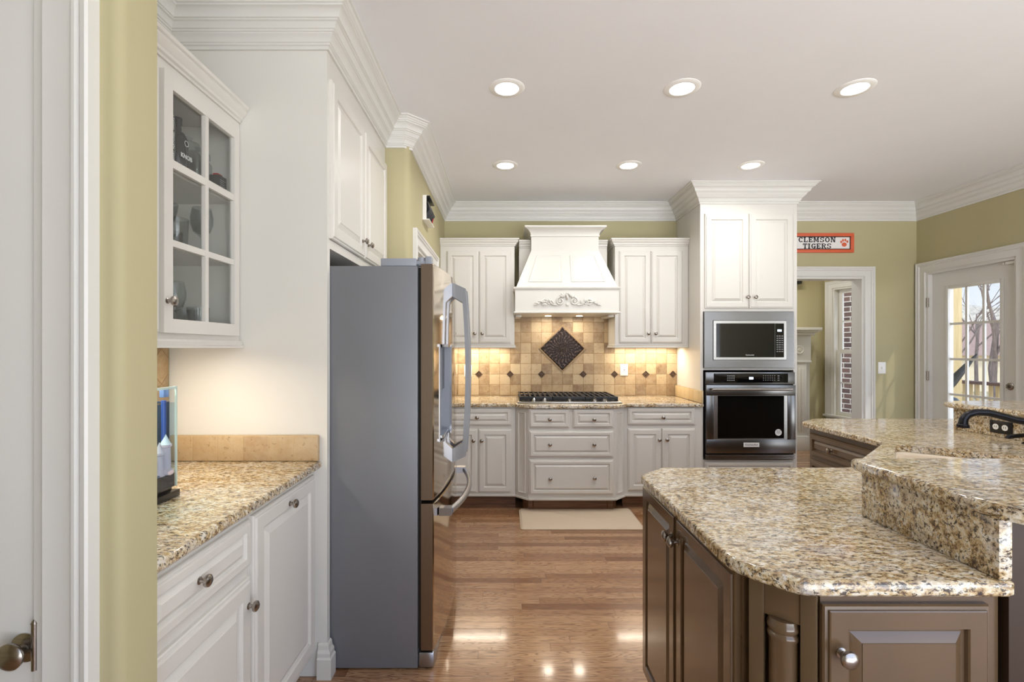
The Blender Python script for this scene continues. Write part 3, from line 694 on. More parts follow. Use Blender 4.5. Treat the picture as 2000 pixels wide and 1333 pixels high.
# ------------------------------------------------------------------ fish tank
TX0, TX1, TY0, TY1, TZ = -1.335, -1.062, 1.275, 1.562, .92
ft = thing('fish_tank', 'small glass fish tank on a black base on the left granite counter', 'fish tank', (-1.2,1.42,.92))
part('base', MB().box((TX0-.006,TY0-.006,TZ+.0005),(TX1+.006,TY1+.006,TZ+.022)).box((TX0+.01,TY0+.01,TZ+.022),(TX1-.01,TY1-.01,TZ+.034)), M['black'], ft, bevel=.002)
gz0, gz1 = TZ+.034, 1.272
mb = MB().box((TX1-.004,TY0,gz0),(TX1,TY1,gz1)).box((TX0,TY1-.004,gz0),(TX1-.0041,TY1,gz1)).box((TX0,TY0,gz0),(TX1-.0041,TY0+.004,gz1))
part('glass_walls', mb, M['pane'], ft)
part('background_sheet', MB().box((TX0,TY1-.007,gz0),(-1.084,TY1-.0045,gz1-.045)), paint('deep blue backing', srgb(24,44,66), .5, .6, 0), ft, 'dark blue rear sheet')
part('corner_seam', MB().box((TX1-.0045,TY1-.0045,gz0),(TX1+.0004,TY1+.0004,gz1)).box((TX1-.0045,TY0-.0004,gz0),(TX1+.0004,TY0+.0045,gz1)).box((TX1-.004,TY0,gz1-.003),(TX1+.0003,TY1,gz1+.0045)), paint('pale glass edge', srgb(196,214,206), .2, .05, 0), ft)
part('gravel', MB().box((TX0+.003,TY0+.005,gz0),(TX1-.005,TY1-.005,gz0+.042)), paint('dark gravel', srgb(40,42,52), .8, .6, .8, 90), ft)
part('water', MB().box((TX0+.003,TY0+.005,gz0+.0425),(TX1-.005,TY1-.005,gz1-.048)), glassm('tank water', (.78,.88,.95,1), 0, 1.15), ft)
part('top_rim', MB().box((TX0,TY0,gz1),(TX1,TY1,gz1+.004)), glassm('lid glass', (.9,.97,.95,1), 0, 1.5), ft)
part('filter', MB().box((TX1-.034,TY1-.035,gz1-.030),(TX1-.018,TY1-.010,gz1-.002)), paint('blue plastic filter', srgb(110,140,200), .4, .02, 0), ft, 'blue plastic filter', bevel=.003)
part('heater_tube', MB().tube([(TX1-.028,TY1-.022,gz1-.04),(TX1-.028,TY1-.022,gz0+.13)], .007), paint('blue tube', srgb(44,84,170), .3, .1, 0), ft, 'blue intake tube')
pink = paint('pale pink resin', srgb(226,206,210), .6, .05, .3, 120); blur = paint('blue resin', srgb(60,100,180), .5, .05, 0)
def castle(label, x, y, s):
    ct = thing('toy_castle', label, 'ornament', (x,y,gz0+.04), group='castle ornaments in the fish tank')
    for i, (ox, oy, h, r) in enumerate([(0,0,.10,.018),(.002,-.035,.075,.014),(-.02,.03,.13,.012)]):
        q = part('tower', MB().lathe([(r*1.2*s,0),(r*s,.01),(r*s*.9,h*s),(r*s*1.15,h*s+.003),(r*s*1.15,h*s+.012*s)], (x+ox*s,y+oy*s,gz0+.0425), 12), pink, ct)
        part('spire', MB().lathe([(r*s,h*s+.012*s),(.001,h*s+.05*s)], (x+ox*s,y+oy*s,gz0+.0425), 12), pink if i else M['white_txt'], q)
    part('rocks', MB().sphere((x,y,gz0+.047), .022*s, sc=(1.1,1.5,.8)), pink, ct)
castle('pale pink castle ornament in the fish tank near the counter tiles', -1.084, 1.540, .85)
castle('white castle ornament in the fish tank beside the yellow wall edge', -1.090, 1.492, .5)
greenp = paint('plastic weed', srgb(60,110,70), .5, .2, 0)
for lab, x, y, h in (('broad green plastic plant at the back of the fish tank', -1.24,1.45,.16), ('tall green plastic plant in the rear corner of the fish tank', -1.28,1.53,.2)):
    mb = MB()
    for k in range(9):
        a = k*2.4; mb.tube([(x,y,gz0+.0425),(x+.012*math.cos(a),y+.012*math.sin(a),gz0+.04+h*.5),(x+.022*math.cos(a),y+.022*math.sin(a),gz0+.04+h*(.7+.03*(k%4)))], [.003,.006,.001], 6, (1,.3))
    single('aquarium_plant', mb, greenp, lab, 'plant', group='plants in the fish tank', loc=(x,y,gz0+.0425))
mb = MB(); random.seed(3)
for k in range(110):
    mb.sphere((TX1-.010-abs(random.gauss(0,.05)), min(TY1-.016, max(TY0+.02, TY1-.02-abs(random.gauss(0,.09)))), gz0+.043), random.uniform(.003,.007), 6, 4)
single('aquarium_pebbles', mb, paint('mixed pebbles', srgb(150,150,180), .5, .4, .5, 40), 'mixed blue, pink and white pebbles on the gravel of the fish tank', 'gravel', kind='stuff', loc=(-1.2,1.42,gz0+.0425))

# ------------------------------------------------------------------ refrigerator
rf = thing('refrigerator', 'stainless french-door refrigerator with grey sides in the white surround', 'refrigerator', (-.75,2.545,0))
part('case', MB().box((-1.15,2.09,.006),(-.376,3.0,1.757)), M['fridge_side'], rf, 'flat grey side', bevel=.006)
part('gasket', MB().box((-.376,2.10,.09),(-.362,2.99,1.75)), M['black'], rf)
def bow(y): return -.307+.042*(1-((y-2.545)/.455)**2)
def fdoor(name, y0, y1, z0, z1, hole=None, lab=None):
    ys = sorted(set([y0, y0+.004, y1-.004, y1]+[y0+(y1-y0)*k/10 for k in range(11)]+([hole[0],hole[1]] if hole else [])))
    zz = sorted(set([z0, z0+.004, z1-.004, z1]+([hole[2],hole[3]] if hole else [])))
    mb = MB(); nz = len(zz); vs = []
    for y in ys:
        for z in zz:
            e = min(y-y0, y1-y, z-z0, z1-z); vs.append((bow(y)-(.004 if e < .001 else 0), y, z))
    fs = []
    for i in range(len(ys)-1):
        for k in range(nz-1):
            if hole and hole[0]-1e-6 <= ys[i] and ys[i+1] <= hole[1]+1e-6 and hole[2]-1e-6 <= zz[k] and zz[k+1] <= hole[3]+1e-6: continue
            fs.append((i*nz+k, (i+1)*nz+k, (i+1)*nz+k+1, i*nz+k+1))
    mb.add(vs, fs)
    o = part(name, mb, M['fsteel'], rf, lab)
    sd = MB(); xb_ = -.362
    f1 = bow(y0)-.004; f2 = bow(y1)-.004
    sd.add([(xb_,y0,z0),(f1,y0,z0),(f1,y0,z1),(xb_,y0,z1),(xb_,y1,z0),(f2,y1,z0),(f2,y1,z1),(xb_,y1,z1)], [(0,1,2,3),(4,7,6,5),(0,3,7,4)])
    n_ = len(ys); top = [(bow(y)-(.004), y, z1) for y in ys]+[(xb_, y1, z1), (xb_, y0, z1)]; sd.add(top, [tuple(range(len(top)))])
    top = [(bow(y)-(.004), y, z0) for y in ys]+[(xb_, y1, z0), (xb_, y0, z0)]; sd.add(top, [tuple(range(len(top)))])
    part('door_edge', sd, M['fside'], o, 'bronze tinted door edge')
    return o
hl = (2.19,2.42,.985,1.405)
nd = fdoor('door', 2.09, 2.541, .738, 1.765, hl)
fd = fdoor('door', 2.549, 3.0, .738, 1.765)
fz = fdoor('freezer_drawer', 2.09, 3.0, .085, .722)
# dispenser
ds = MB(); y0, y1, z0, z1 = hl; xi = -.345
ds.add([(bow(y0),y0,z0),(bow(y1),y1,z0),(bow(y1),y1,z1),(bow(y0),y0,z1),(xi,y0,z0),(xi,y1,z0),(xi,y1,z1),(xi,y0,z1)], [(0,1,5,4),(1,2,6,5),(2,3,7,6),(3,0,4,7),(4,5,6,7)])
dp = part('water_dispenser', ds, M['fplastic'], nd, 'grey dispenser recess')
rings = []
part('dispenser_head', MB().box((xi+.001,y0+.01,1.20),(bow(y0)-.01,y1-.01,1.40)), M['black'], dp)
part('dispenser_tray', MB().box((xi+.001,y0+.012,z0+.002),(bow(y0)+.012,y1-.012,z0+.014)), M['chrome'], dp)
fb = MB()
for a in ((y0-.012,z0-.012,y0,z1+.012),(y1,z0-.012,y1+.012,z1+.012),(y0,z1,y1,z1+.012),(y0,z0-.012,y1,z0)): fb.box((bow((a[0]+a[2])/2)-.006,a[0],a[1]),(bow((a[0]+a[2])/2)+.003,a[2],a[3]))
part('dispenser_frame', fb, M['handle'], dp)
def bar_handle(parent, y, z0_, z1_):
    zc = (z0_+z1_)/2; hh = (z1_-z0_)/2; pts = []
    xs = lambda t: -.205+.020*(1-t*t)
    out = []; inn = []
    # one piece: flat bracket ends and bowed bar, as an outline in X-Z, thickness in Y
    for k in range(17):
        t = -1+k/8; out.append((xs(t)+.006, zc+t*(hh-.030)))
    for k in range(17):
        t = 1-k/8; inn.append((xs(t*.85)-.016, zc+t*(hh-.10)))
    base_x = bow(y)+.0005
    ol = [(base_x, z0_)]+out+[(base_x, z1_),(base_x, z1_-.070)]+inn+[(base_x, z0_+.070)]
    mb = MB().loops([[(x, y-.016, z) for x, z in ol], [(x, y+.016, z) for x, z in ol]], cap0=False, cap1=False)
    # caps by triangulating
    bm = bmesh.new()
    for yy in (y-.016, y+.016):
        vs = [bm.verts.new((x, yy, z)) for x, z in ol]; es = [bm.edges.new((vs[i], vs[(i+1) % len(vs)])) for i in range(len(vs))]
        bmesh.ops.triangle_fill(bm, edges=es, use_beauty=True)
    bm.verts.index_update(); mb.add([tuple(v.co) for v in bm.verts], [tuple(v.index for v in f.verts) for f in bm.faces]); bm.free()
    part('handle', mb, M['handle'], parent, 'satin silver handle')
bar_handle(nd, 2.49, .812, 1.735); bar_handle(fd, 2.60, .812, 1.735)
mb = MB(); pts = []
for k in range(15):
    t = -1+k/7; pts.append((-.188-.055*t*t, 2.545+t*.37, .665))
mb.tube(pts, .0135, 12, (1,1.25))
for yy in (2.175, 2.915): mb.box((bow(yy)+.0005,yy-.022,.648),(-.236,yy+.022,.682))
part('handle', mb, M['handle'], fz, 'satin silver bowed handle')
part('hinge_cover', MB().box((-.54,2.10,1.758),(-.384,2.20,1.792)), M['fplastic'], rf, bevel=.004)
part('hinge', MB().lathe([(.018,0),(.018,.040)], (-.365,2.125,1.758), 16).box((-.39,2.108,1.766),(-.345,2.145,1.782)).box((-.345,2.10,1.767),(-.318,2.15,1.800)), M['fplastic'], rf, bevel=.002)
part('toe_grille', MB().box((-.374,2.092,.006),(-.305,2.998,.075)), M['handle'], rf, bevel=.01)
part('foot', MB().box((-1.1,2.12,0),(-.5,2.98,.0055)), M['black'], rf)

# ------------------------------------------------------------------ back wall run
# backsplash
bs = thing('backsplash', 'tumbled travertine tile backsplash on the back wall', 'backsplash', (.56,4.80,.925))
part('tile_field', MB().box((-.598,4.796,.9215),(1.719,4.809,1.95)), M['tile_back'], bs)
# bronze medallion
mx, mz, mr = .578, 1.395, .2155
mm = MB().loops([[(mx-r_,4.7955-d_,mz),(mx,4.7955-d_,mz-r_),(mx+r_,4.7955-d_,mz),(mx,4.7955-d_,mz+r_)] for r_, d_ in ((mr,0),(mr,.010),(mr-.012,.014),(mr-.022,.010),(mr-.026,.010))])
def bronze_relief():
    m, nt, b = newmat('bronze relief tile'); v = vmap(nt, (1,1,1), (0,0,0), (.56-mx,0,.925-mz))
    s = nt.nodes.new('ShaderNodeSeparateXYZ'); nt.links.new(v, s.inputs[0])
    x_, z_ = s.outputs['X'], s.outputs['Z']
    rr = mathn(nt, 'SQRT', mathn(nt, 'ADD', mathn(nt, 'MULTIPLY', x_, x_), mathn(nt, 'MULTIPLY', z_, z_)))
    an = mathn(nt, 'ARCTAN2', z_, x_)
    pet = mathn(nt, 'SINE', mathn(nt, 'ADD', mathn(nt, 'MULTIPLY', an, 24), mathn(nt, 'MULTIPLY', mathn(nt, 'SINE', mathn(nt, 'MULTIPLY', rr, 60)), 2.0)))
    h = mathn(nt, 'ADD', mathn(nt, 'MULTIPLY', pet, .14), noise(nt, 60, 4))
    nt.links.new(ramp(nt, h, [(.3, srgb(36,28,26)), (.6, srgb(60,49,46)), (.8, srgb(120,102,90))]), b.inputs['Base Color'])
    b.inputs['Metallic'].default_value = .6; b.inputs['Roughness'].default_value = .42; bump(nt, b, h, .7, .004); return m
M['relief'] = bronze_relief()
med = part('medallion', mm, M['relief'], bs, 'dark bronze diamond tile with embossed pattern')
bd = MB()
for k in range(4):
    cs = [(-1,0),(0,-1),(1,0),(0,1)]; a = cs[k]; b_ = cs[(k+1) % 4]
    R0, R1 = mr+.003, mr+.020
    vs = [(mx+a[0]*R0,4.7955,mz+a[1]*R0),(mx+b_[0]*R0,4.7955,mz+b_[1]*R0),(mx+b_[0]*R1,4.7955,mz+b_[1]*R1),(mx+a[0]*R1,4.7955,mz+a[1]*R1)]
    bd.add(vs+[(x_,4.7885,z_) for x_, _, z_ in vs], [(0,1,2,3),(4,7,6,5),(0,4,5,1),(1,5,6,2),(2,6,7,3),(3,7,4,0)])
part('medallion_border', bd, paint('tan stone border', srgb(160,132,94), .5, .1, .2, 80), bs)
acc = mesh_of('accent_tile', MB().loops([[(-r_,-d_,0),(0,-d_,-r_),(r_,-d_,0),(0,-d_,r_)] for r_, d_ in ((.036,0),(.036,.003),(.030,.004),(.027,.001),(.018,.001),(.015,.004),(.006,.004))]), paint('small bronze inset', srgb(86,66,50), .45, .3, .4, 200, metal=.4))
for k in (-12,-9,-6,-4,-1,2,5):
    o = bpy.data.objects.new('accent_tile', acc); C.objects.link(o); o.parent = bs
    o.location = (.994+.104*(k+0)-.56+ (.104 if k >= -1 else 0)*0 , 4.7958-4.80, 1.1375-.925)
    if k == 5: o.location.x = 1.514+.104-.56-.0
for o, xx in zip([c for c in bs.children if c.name.startswith('accent')], (-.254,.058,.370,.786,1.098,1.410,1.68)): o.location.x = xx-.56
def outlet(name, label, x, z, cat='outlet', switch=False, Y=4.7955):
    t_ = thing(name, label, cat, (x,Y,z))
    part('plate', MB().front(-.038,-.058,.038,.058, [(0,0),(0,.004),(.004,.006)]), M['plate'], t_, world=False)
    if switch: part('toggle', MB().box((-.006,-.014,-.012),(.006,-.006,.012)), M['plate'], t_, world=False, bevel=.002)
    else:
        r_ = part('socket', MB().front(-.017,-.034,.017,.034, [(0,.006),(0,.0085),(.002,.009)]), M['plate'], t_, world=False)
        s_ = MB()
        for zz in (-.018,.018): s_.box((-.008,-.0094,zz-.005),(-.005,-.0089,zz+.006)).box((.005,-.0094,zz-.005),(.008,-.0089,zz+.006))
        s_.box((-.004,-.0094,-.004),(.004,-.0089,.004))
        part('slots', s_, M['dark'], r_, world=False)
outlet('wall_outlet', 'white wall outlet on the tile behind the fridge handle', X(914,4.79), Z(725,4.79))
outlet('wall_outlet', 'white wall outlet on the tile right of the cooktop', X(1219,4.79), Z(723,4.79))
outlet('light_switch', 'white light switch on the green wall by the doorway', X(1722,4.81), Z(719,4.81), 'light switch', True, Y=4.81)

# base cabinets (back)
FY = 4.18
def back_base(label, x0, x1, y, fronts, name='base_cabinet', yb=4.808):
    t_ = thing(name, label, 'cabinet', (x0,y,0))
    wd_ = x1-x0
    part('body', MB().box((0,0,.125),(wd_,yb-y,.885)), M['white'], t_, world=False)
    part('bottom_moulding', MB().box((0,-.012,.112),(wd_,.02,.130)), M['white'], t_, world=False, bevel=.003)
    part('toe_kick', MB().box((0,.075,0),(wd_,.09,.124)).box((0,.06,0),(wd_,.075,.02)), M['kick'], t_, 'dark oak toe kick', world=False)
    for f in fronts: door_front(t_, f[0], f[1]-x0, f[2], f[3]-x0, f[4], [(a-x0, b_) for a, b_ in f[5]], s=f[6] if len(f) > 6 else None)
    return t_
y_ = 4.16
back_base('white base cabinet with two doors and a drawer behind the refrigerator', -.598, .098, FY, [
  ('drawer', X(870,y_)+.0, Z(832,y_), X(999,y_), Z(799,y_), [(X(932,y_), Z(816,y_))]),
  ('door', X(870,y_), Z(963,y_), X(932,y_), Z(839,y_), [(X(925,y_), Z(861,y_))], .85),
  ('door', X(934.5,y_), Z(963,y_), X(999,y_), Z(839,y_), [(X(941,y_), Z(861,y_))], .85)])
y_ = 4.05
back_base('white drawer base with two small and two wide drawers under the cooktop', .205, .935, 4.07, [
  ('drawer', X(1034,y_), Z(836,y_), X(1112,y_), Z(800,y_), [(X(1073.5,y_), Z(819.5,y_))]),
  ('drawer', X(1120,y_), Z(836,y_), X(1198.5,y_), Z(800,y_), [(X(1160,y_), Z(819.5,y_))]),
  ('drawer', X(1034,y_), Z(893.5,y_), X(1198.5,y_), Z(842.5,y_), [(X(1074,y_), Z(868.5,y_)), (X(1160,y_), Z(868.5,y_))]),
  ('drawer', X(1034,y_), Z(967,y_), X(1198.5,y_), Z(899,y_), [(X(1074.5,y_), Z(935.5,y_)), (X(1160.5,y_), Z(934.5,y_))])])
y_ = 4.16
back_base('white base cabinet with two doors and a drawer beside the oven tower', 1.042, 1.719, FY, [
  ('drawer', X(1227,y_), Z(830.5,y_), X(1358,y_), Z(797.5,y_), [(X(1294.5,y_), Z(815.5,y_))]),
  ('door', X(1227,y_), Z(959.5,y_), X(1292,y_), Z(838,y_), [(X(1287,y_), Z(859.5,y_))], .85),
  ('door', X(1294,y_), Z(959.5,y_), X(1358,y_), Z(838,y_), [(X(1302,y_), Z(859,y_))], .85)])
def corner_filler(label, a, b_):
    """angled narrow panel between base units"""
    dx, dy = b_[0]-a[0], b_[1]-a[1]; L_ = math.hypot(dx, dy); an = math.atan2(dy, dx)
    t_ = thing('angled_filler', label, 'cabinet', (a[0],a[1],0), an, group='angled fillers beside the cooktop drawers')
    part('panel', MB().box((.001,0,.125),(L_-.001,.02,.885)).front(.03,.16,L_-.03,.85, [(0,0),(0,.004),(.004,.008),(.008,.004),(.014,.001)]), M['white'], t_, world=False)
    part('bottom_moulding', MB().box((-.002,-.012,.112),(L_+.002,.02,.1245)), M['white'], t_, world=False)
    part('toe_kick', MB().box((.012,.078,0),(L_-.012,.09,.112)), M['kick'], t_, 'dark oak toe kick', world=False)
corner_filler('angled narrow white panel left of the cooktop drawers', (.0995,4.172), (.2035,4.072))
corner_filler('angled narrow white panel right of the cooktop drawers', (.9365,4.072), (1.0405,4.172))
ct = [(-.598,4.15),(.09,4.15),(.20,4.04),(.94,4.04),(1.05,4.15),(1.719,4.15),(1.719,4.795),(-.598,4.795)]
ct = rounded(ct, [0,.05,.05,.05,.05,0,0,0], 4)
single('countertop', slab_mesh(MB(), ct, .888, .92, .010), M['granite'], 'speckled granite countertop along the back wall under the cooktop', 'countertop', loc=(.56,4.4,.888))
single('backsplash_strip', MB().box((1.700,4.155,.921),(1.7195,4.790,1.030)), M['tile_strip_y'], 'short travertine tile strip on the side of the oven tower', 'backsplash', bevel=.003)

# upper cabinets (back)
UY = 4.50
def upper(label, x0, x1, doors, ends=(0,0)):
    t_ = thing('wall_cabinet', label, 'cabinet', (x0,UY,1.40)); w_ = x1-x0
    part('body', MB().box((0,0,.03),(w_,4.794-UY,.955)), M['white'], t_, world=False)
    pth = [(-.0,4.79-UY),(0,0),(w_,0),(w_,4.79-UY)]
    i0 = 0 if ends[0] else 1; i1 = 3 if ends[1] else 2
    sub = pth[i0:i1+1]
    part('crown', MB().loops(miter_rings(sub, SMALLCROWN, 0, len(sub)-1, 1.02)), M['white'], t_, world=False, smooth=25)
    part('light_rail', MB().loops(miter_rings(sub, [(-.012,0),(.014,0),(.016,.008),(.008,.014),(.010,.026),(0,.03),(-.012,.03)], 0, len(sub)-1, 0)), M['white'], t_, world=False, smooth=25)
    for d_ in doors: door_front(t_, 'door', d_[0]-x0, Z(670.5,4.48)-1.40, d_[1]-x0, Z(490,4.48)-1.40, [(d_[2]-x0, Z(652,4.48)-1.40)], s=.82)
y_ = 4.48
upper('white two-door wall cabinet left of the range hood', -.598, .095, [(X(872.5,y_), X(934,y_), X(927.5,y_)), (X(935.5,y_), X(998,y_), X(942,y_))], (0,1))
upper('white two-door wall cabinet between range hood and oven tower', 1.035, 1.719, [(X(1210,y_), X(1270.5,y_), X(1266,y_)), (X(1272.5,y_), X(1333.5,y_), X(1280,y_))], (1,0))
for lab, a, b_ in (('narrow recessed white filler left of the hood chimney', .140, .246), ('narrow recessed white filler right of the hood chimney', .871, .977)):
    t_ = thing('hood_filler', lab, 'panel', (a,4.56,1.72), group='recessed fillers beside the hood')
    edge, out_ = (b_, a) if a < .5 else (a, b_)
    pg = [(out_,2.035),(edge,2.305),(edge,2.353),(out_,2.353)]
    part('panel', MB().loops([[(x,4.58,z) for x, z in pg], [(x,4.793,z) for x, z in pg]]), M['white'], t_)
    part('crown', MB().loops(miter_rings([(a,4.58),(b_,4.58)], SMALLCROWN, 0, 1, 2.42)), M['white'], t_, smooth=25)
strip_light('cabinet_light', 'slim light under the cabinet left of the hood', -.52,4.66,.02,4.70,1.43, UNDER_W)
strip_light('cabinet_light', 'slim light under the cabinet right of the hood', 1.10,4.66,1.66,4.70,1.43, UNDER_W)

# ------------------------------------------------------------------ range hood
hd = thing('range_hood', 'white wooden range hood with carved scroll over the cooktop', 'range hood', (.5585,4.5,1.70))
hc = .5585
z0 = 1.71
def rectring(hw, yf, z, yb=4.794): return [(hc-hw,yf,z),(hc+hw,yf,z),(hc+hw,yb,z),(hc-hw,yb,z)]
part('apron', MB().loops([rectring(.462,4.28,1.725), rectring(.462,4.28,1.93)]), M['hoodw'], hd)
part('lower_lip', MB().loops([rectring(h_,y_,z_) for h_,y_,z_ in ((.470,4.272,1.708),(.474,4.268,1.712),(.474,4.268,1.720),(.466,4.276,1.728))]), M['hoodw'], hd)
part('upper_lip', MB().loops([rectring(h_,y_,z_) for h_,y_,z_ in ((.462,4.28,1.918),(.470,4.272,1.922),(.470,4.272,1.928),(.475,4.266,1.932),(.475,4.266,1.940),(.466,4.276,1.944))]), M['hoodw'], hd)
a_z, b_z, a_y, b_y, a_w, b_w = 1.944, 2.300, 4.290, 4.43, .452, .310
part('sloped_body', MB().loops([rectring(a_w,a_y,a_z), rectring(b_w,b_y,b_z)]), M['hoodw'], hd)
def on_slope(u, v, out=0):
    """u metres from centre, v 0..1 up the slope"""
    y = a_y+(b_y-a_y)*v; z = a_z+(b_z-a_z)*v; nn = Vector((0, -(b_z-a_z), (b_y-a_y))).normalized()
    return (hc+u, y+nn.y*out, z+nn.z*out)
for s_ in (-1, 1):
    q = [(s_*.345,.13),(s_*.040,.13),(s_*.040,.86),(s_*.262,.86)]
    cxu = sum(a for a, _ in q)/4; cv = sum(b for _, b in q)/4
    rings = []
    for sc_, o_ in ((1.0,.0005),(1.0,.003),(.97,.006),(.92,.002),(.88,.002),(.80,.007),(.78,.007)):
        rings.append([on_slope(cxu+(a-cxu)*(1-(1-sc_)*.9), cv+(b-cv)*(1-(1-sc_)*.9), o_) for a, b in q])
    part('raised_panel', MB().loops(rings), M['hoodw'], hd)
part('chimney', MB().loops([rectring(.310,4.43,2.300), rectring(.310,4.43,2.50)]), M['hoodw'], hd)
cov = [(.310,0,2.425),(.318,.008,2.425),(.318,.008,2.436),(.314,.004,2.440),(.318,.008,2.455),(.330,.020,2.475),(.350,.040,2.490),(.366,.056,2.496),(.372,.062,2.500),(.372,.062,2.515)]
part('crown', MB().loops([rectring(h_,4.43-y_,z_) for h_,y_,z_ in cov]), M['hoodw'], hd, smooth=25)
# carved scroll
sc0 = MB(); oy = 4.279; cz0 = 1.815
def spiral(cx, cz, r0, r1, turns, a0, sgn, w0, w1):
    pts = []; ws = []; n = int(18*turns)
    for k in range(n+1):
        t = k/n; a = a0+sgn*2*PI*turns*t; r_ = r0+(r1-r0)*t
        pts.append((hc+cx+r_*math.cos(a), oy-.006, cz+r_*math.sin(a))); ws.append(w0+(w1-w0)*t)
    sc0.tube(pts, ws, 8)
def leaf(cx, cz, L_, wd_, a):
    pts = [(hc+cx+L_*t*math.cos(a+.5*t), oy-.005-.006*math.sin(PI*t), cz+L_*t*math.sin(a+.5*t)) for t in (0,.25,.5,.75,1)]
    sc0.tube(pts, [wd_*.4,wd_*1.35,wd_*1.2,wd_*.7,wd_*.1], 8)
for s_ in (-1, 1):
    spiral(s_*.062, cz0, .036, .008, 1.6, PI/2 if s_ > 0 else PI/2, -s_, .009, .006)
    sc0.sphere((hc+s_*.062, oy-.006, cz0), .010, sc=(1,.8,1))
    for L_, a, w_ in ((.05, 1.1, .009), (.045, .5, .008), (.055, 1.7, .008)):
        leaf(s_*.035, cz0+.03, L_, w_, a if s_ > 0 else PI-a-.5)
    sc0.tube([(hc+s_*x_, oy-.005, cz0+z_) for x_, z_ in ((.09,-.035),(.13,-.03),(.17,.01),(.20,.018),(.235,-.005),(.27,-.03),(.30,-.034))], [.006,.010,.009,.010,.009,.008,.004], 8)
    spiral(s_*.165, cz0-.012, .022, .006, 1.2, 0 if s_ > 0 else PI, s_, .007, .005)
    for cx_, cz_, L_, a in ((.12,-.03,.05,1.0),(.15,-.01,.045,.9),(.19,.0,.05,-.6),(.22,-.01,.045,.2),(.25,-.028,.045,.3),(.18,-.03,.05,-.1)):
        leaf(s_*cx_, cz0+cz_, L_, .007, a if s_ > 0 else PI-a-.5)
sc0.sphere((hc, oy-.006, cz0-.03), .013, sc=(1,.6,1)); leaf(0, cz0+.01, .06, .009, PI/2-.25); sc0.sphere((hc, oy-.006, cz0+.072), .008, sc=(1.2,.6,.8))
part('carved_scroll', sc0, M['hoodw'], hd, smooth=60)
for s_ in (-1,1): part('bracket', MB().box((hc+s_*.40,4.45,1.685),(hc+s_*.455,4.78,1.707)), M['hoodw'], hd, bevel=.004)
L = bpy.data.lights.new('hood lamp', 'AREA'); L.size = .10; L.shape = 'DISK'; L.energy = UNDER_W*.35; L.color = WARM
for xx in (.42,.72):
    lp = part('hood_lamp', MB().lathe([(.03,-.004),(.03,0)], (xx,4.62,1.7075), 20), M['ledw'], hd)
    o = bpy.data.objects.new('hood_bulb', L); C.objects.link(o); o.parent = hd; o.location = (xx-.5585,.12,-.002)

# ------------------------------------------------------------------ cooktop
ck = thing('gas_cooktop', 'stainless five-burner gas cooktop with black cast iron grates on the back counter', 'cooktop', (.56,4.45,.92))
part('tray', MB().box((.115,4.14,.9205),(1.015,4.72,.935)), M['steel'], ck, bevel=.004)
for i, (a, b_) in enumerate(((.135,.42),(.425,.705),(.71,.995))):
    g = MB(); y0, y1, zt = 4.215, 4.70, .972
    for yy in (y0, y1-.012, (y0+y1)/2-.006): g.box((a,yy,zt-.014),(b_,yy+.012,zt))
    for k in range(7): xx = a+(b_-a-.014)*k/6; g.box((xx,y0,zt-.022),(xx+.014,y1,zt+.001))
    for xx in (a,b_-.014):
        for yy in (y0,y1-.014): g.box((xx,yy,.935),(xx+.014,yy+.014,zt-.005))
    g.box((a,y0-.006,.945),(b_,y0+.008,.973))
    part('grate', g, M['iron'], ck, bevel=.002)
part('burner_pan', MB().box((.13,4.20,.9345),(1.0,4.705,.940)), M['black'], ck, bevel=.003)
for bx_, by_ in ((.27,4.33),(.27,4.58),(.565,4.46),(.86,4.33),(.86,4.58)):
    part('burner', MB().lathe([(.05,0),(.05,.008),(.035,.010),(.035,.016),(.001,.018)], (bx_,by_,.935), 24), M['black'], ck)
for kx in (X(1043,4.17),X(1064,4.17),X(1112,4.17),X(1161,4.17),X(1181,4.17)):
    part('control_knob', MB().lathe([(.022,0),(.022,.004),(.018,.006),(.017,.026),(.001,.027)], (kx,4.172,.935), 20).box((kx-.004,4.150,.955),(kx+.004,4.194,.968)), M['chrome'], ck)

# ------------------------------------------------------------------ oven tower
TX_0, TX_1, TYF = 1.7215, 2.572, 4.23
tw = thing('oven_tower', 'tall white oven tower cabinet with two upper doors', 'cabinet', (TX_0,TYF,0))
bd = MB().box((TX_0,TYF,.0),(TX_0+.025,4.808,2.70)).box((TX_1-.03,TYF,0),(TX_1,4.808,2.70))
for za, zb_ in ((1.72,2.70),(1.205,1.222),(0,.415)): bd.box((TX_0+.0255,TYF,za),(TX_1-.0305,4.79,zb_))
part('body', bd, M['white'], tw)
part('crown', MB().loops(miter_rings(KP, CROWN, 7, 10, CEIL)).box((TX_0+.003,TYF+.003,2.701),(TX_1-.003,4.805,CEIL-.001)), M['trim'], tw, smooth=25)
y_ = 4.21
for a, b_, kx in ((1377.6,1463,1459.5),(1464.7,1550.5,1474.5)):
    door_front(tw, 'door', X(a,y_)-TX_0, Z(602.6,y_), X(b_,y_)-TX_0, Z(417,y_), [(X(kx,y_)-TX_0, Z(581,y_))], s=.95)
part('drawer_panel', MB().front(X(1377,y_)-TX_0,.13,X(1551,y_)-TX_0,.40, DRAWP), M['white'], tw, world=False, smooth=25)

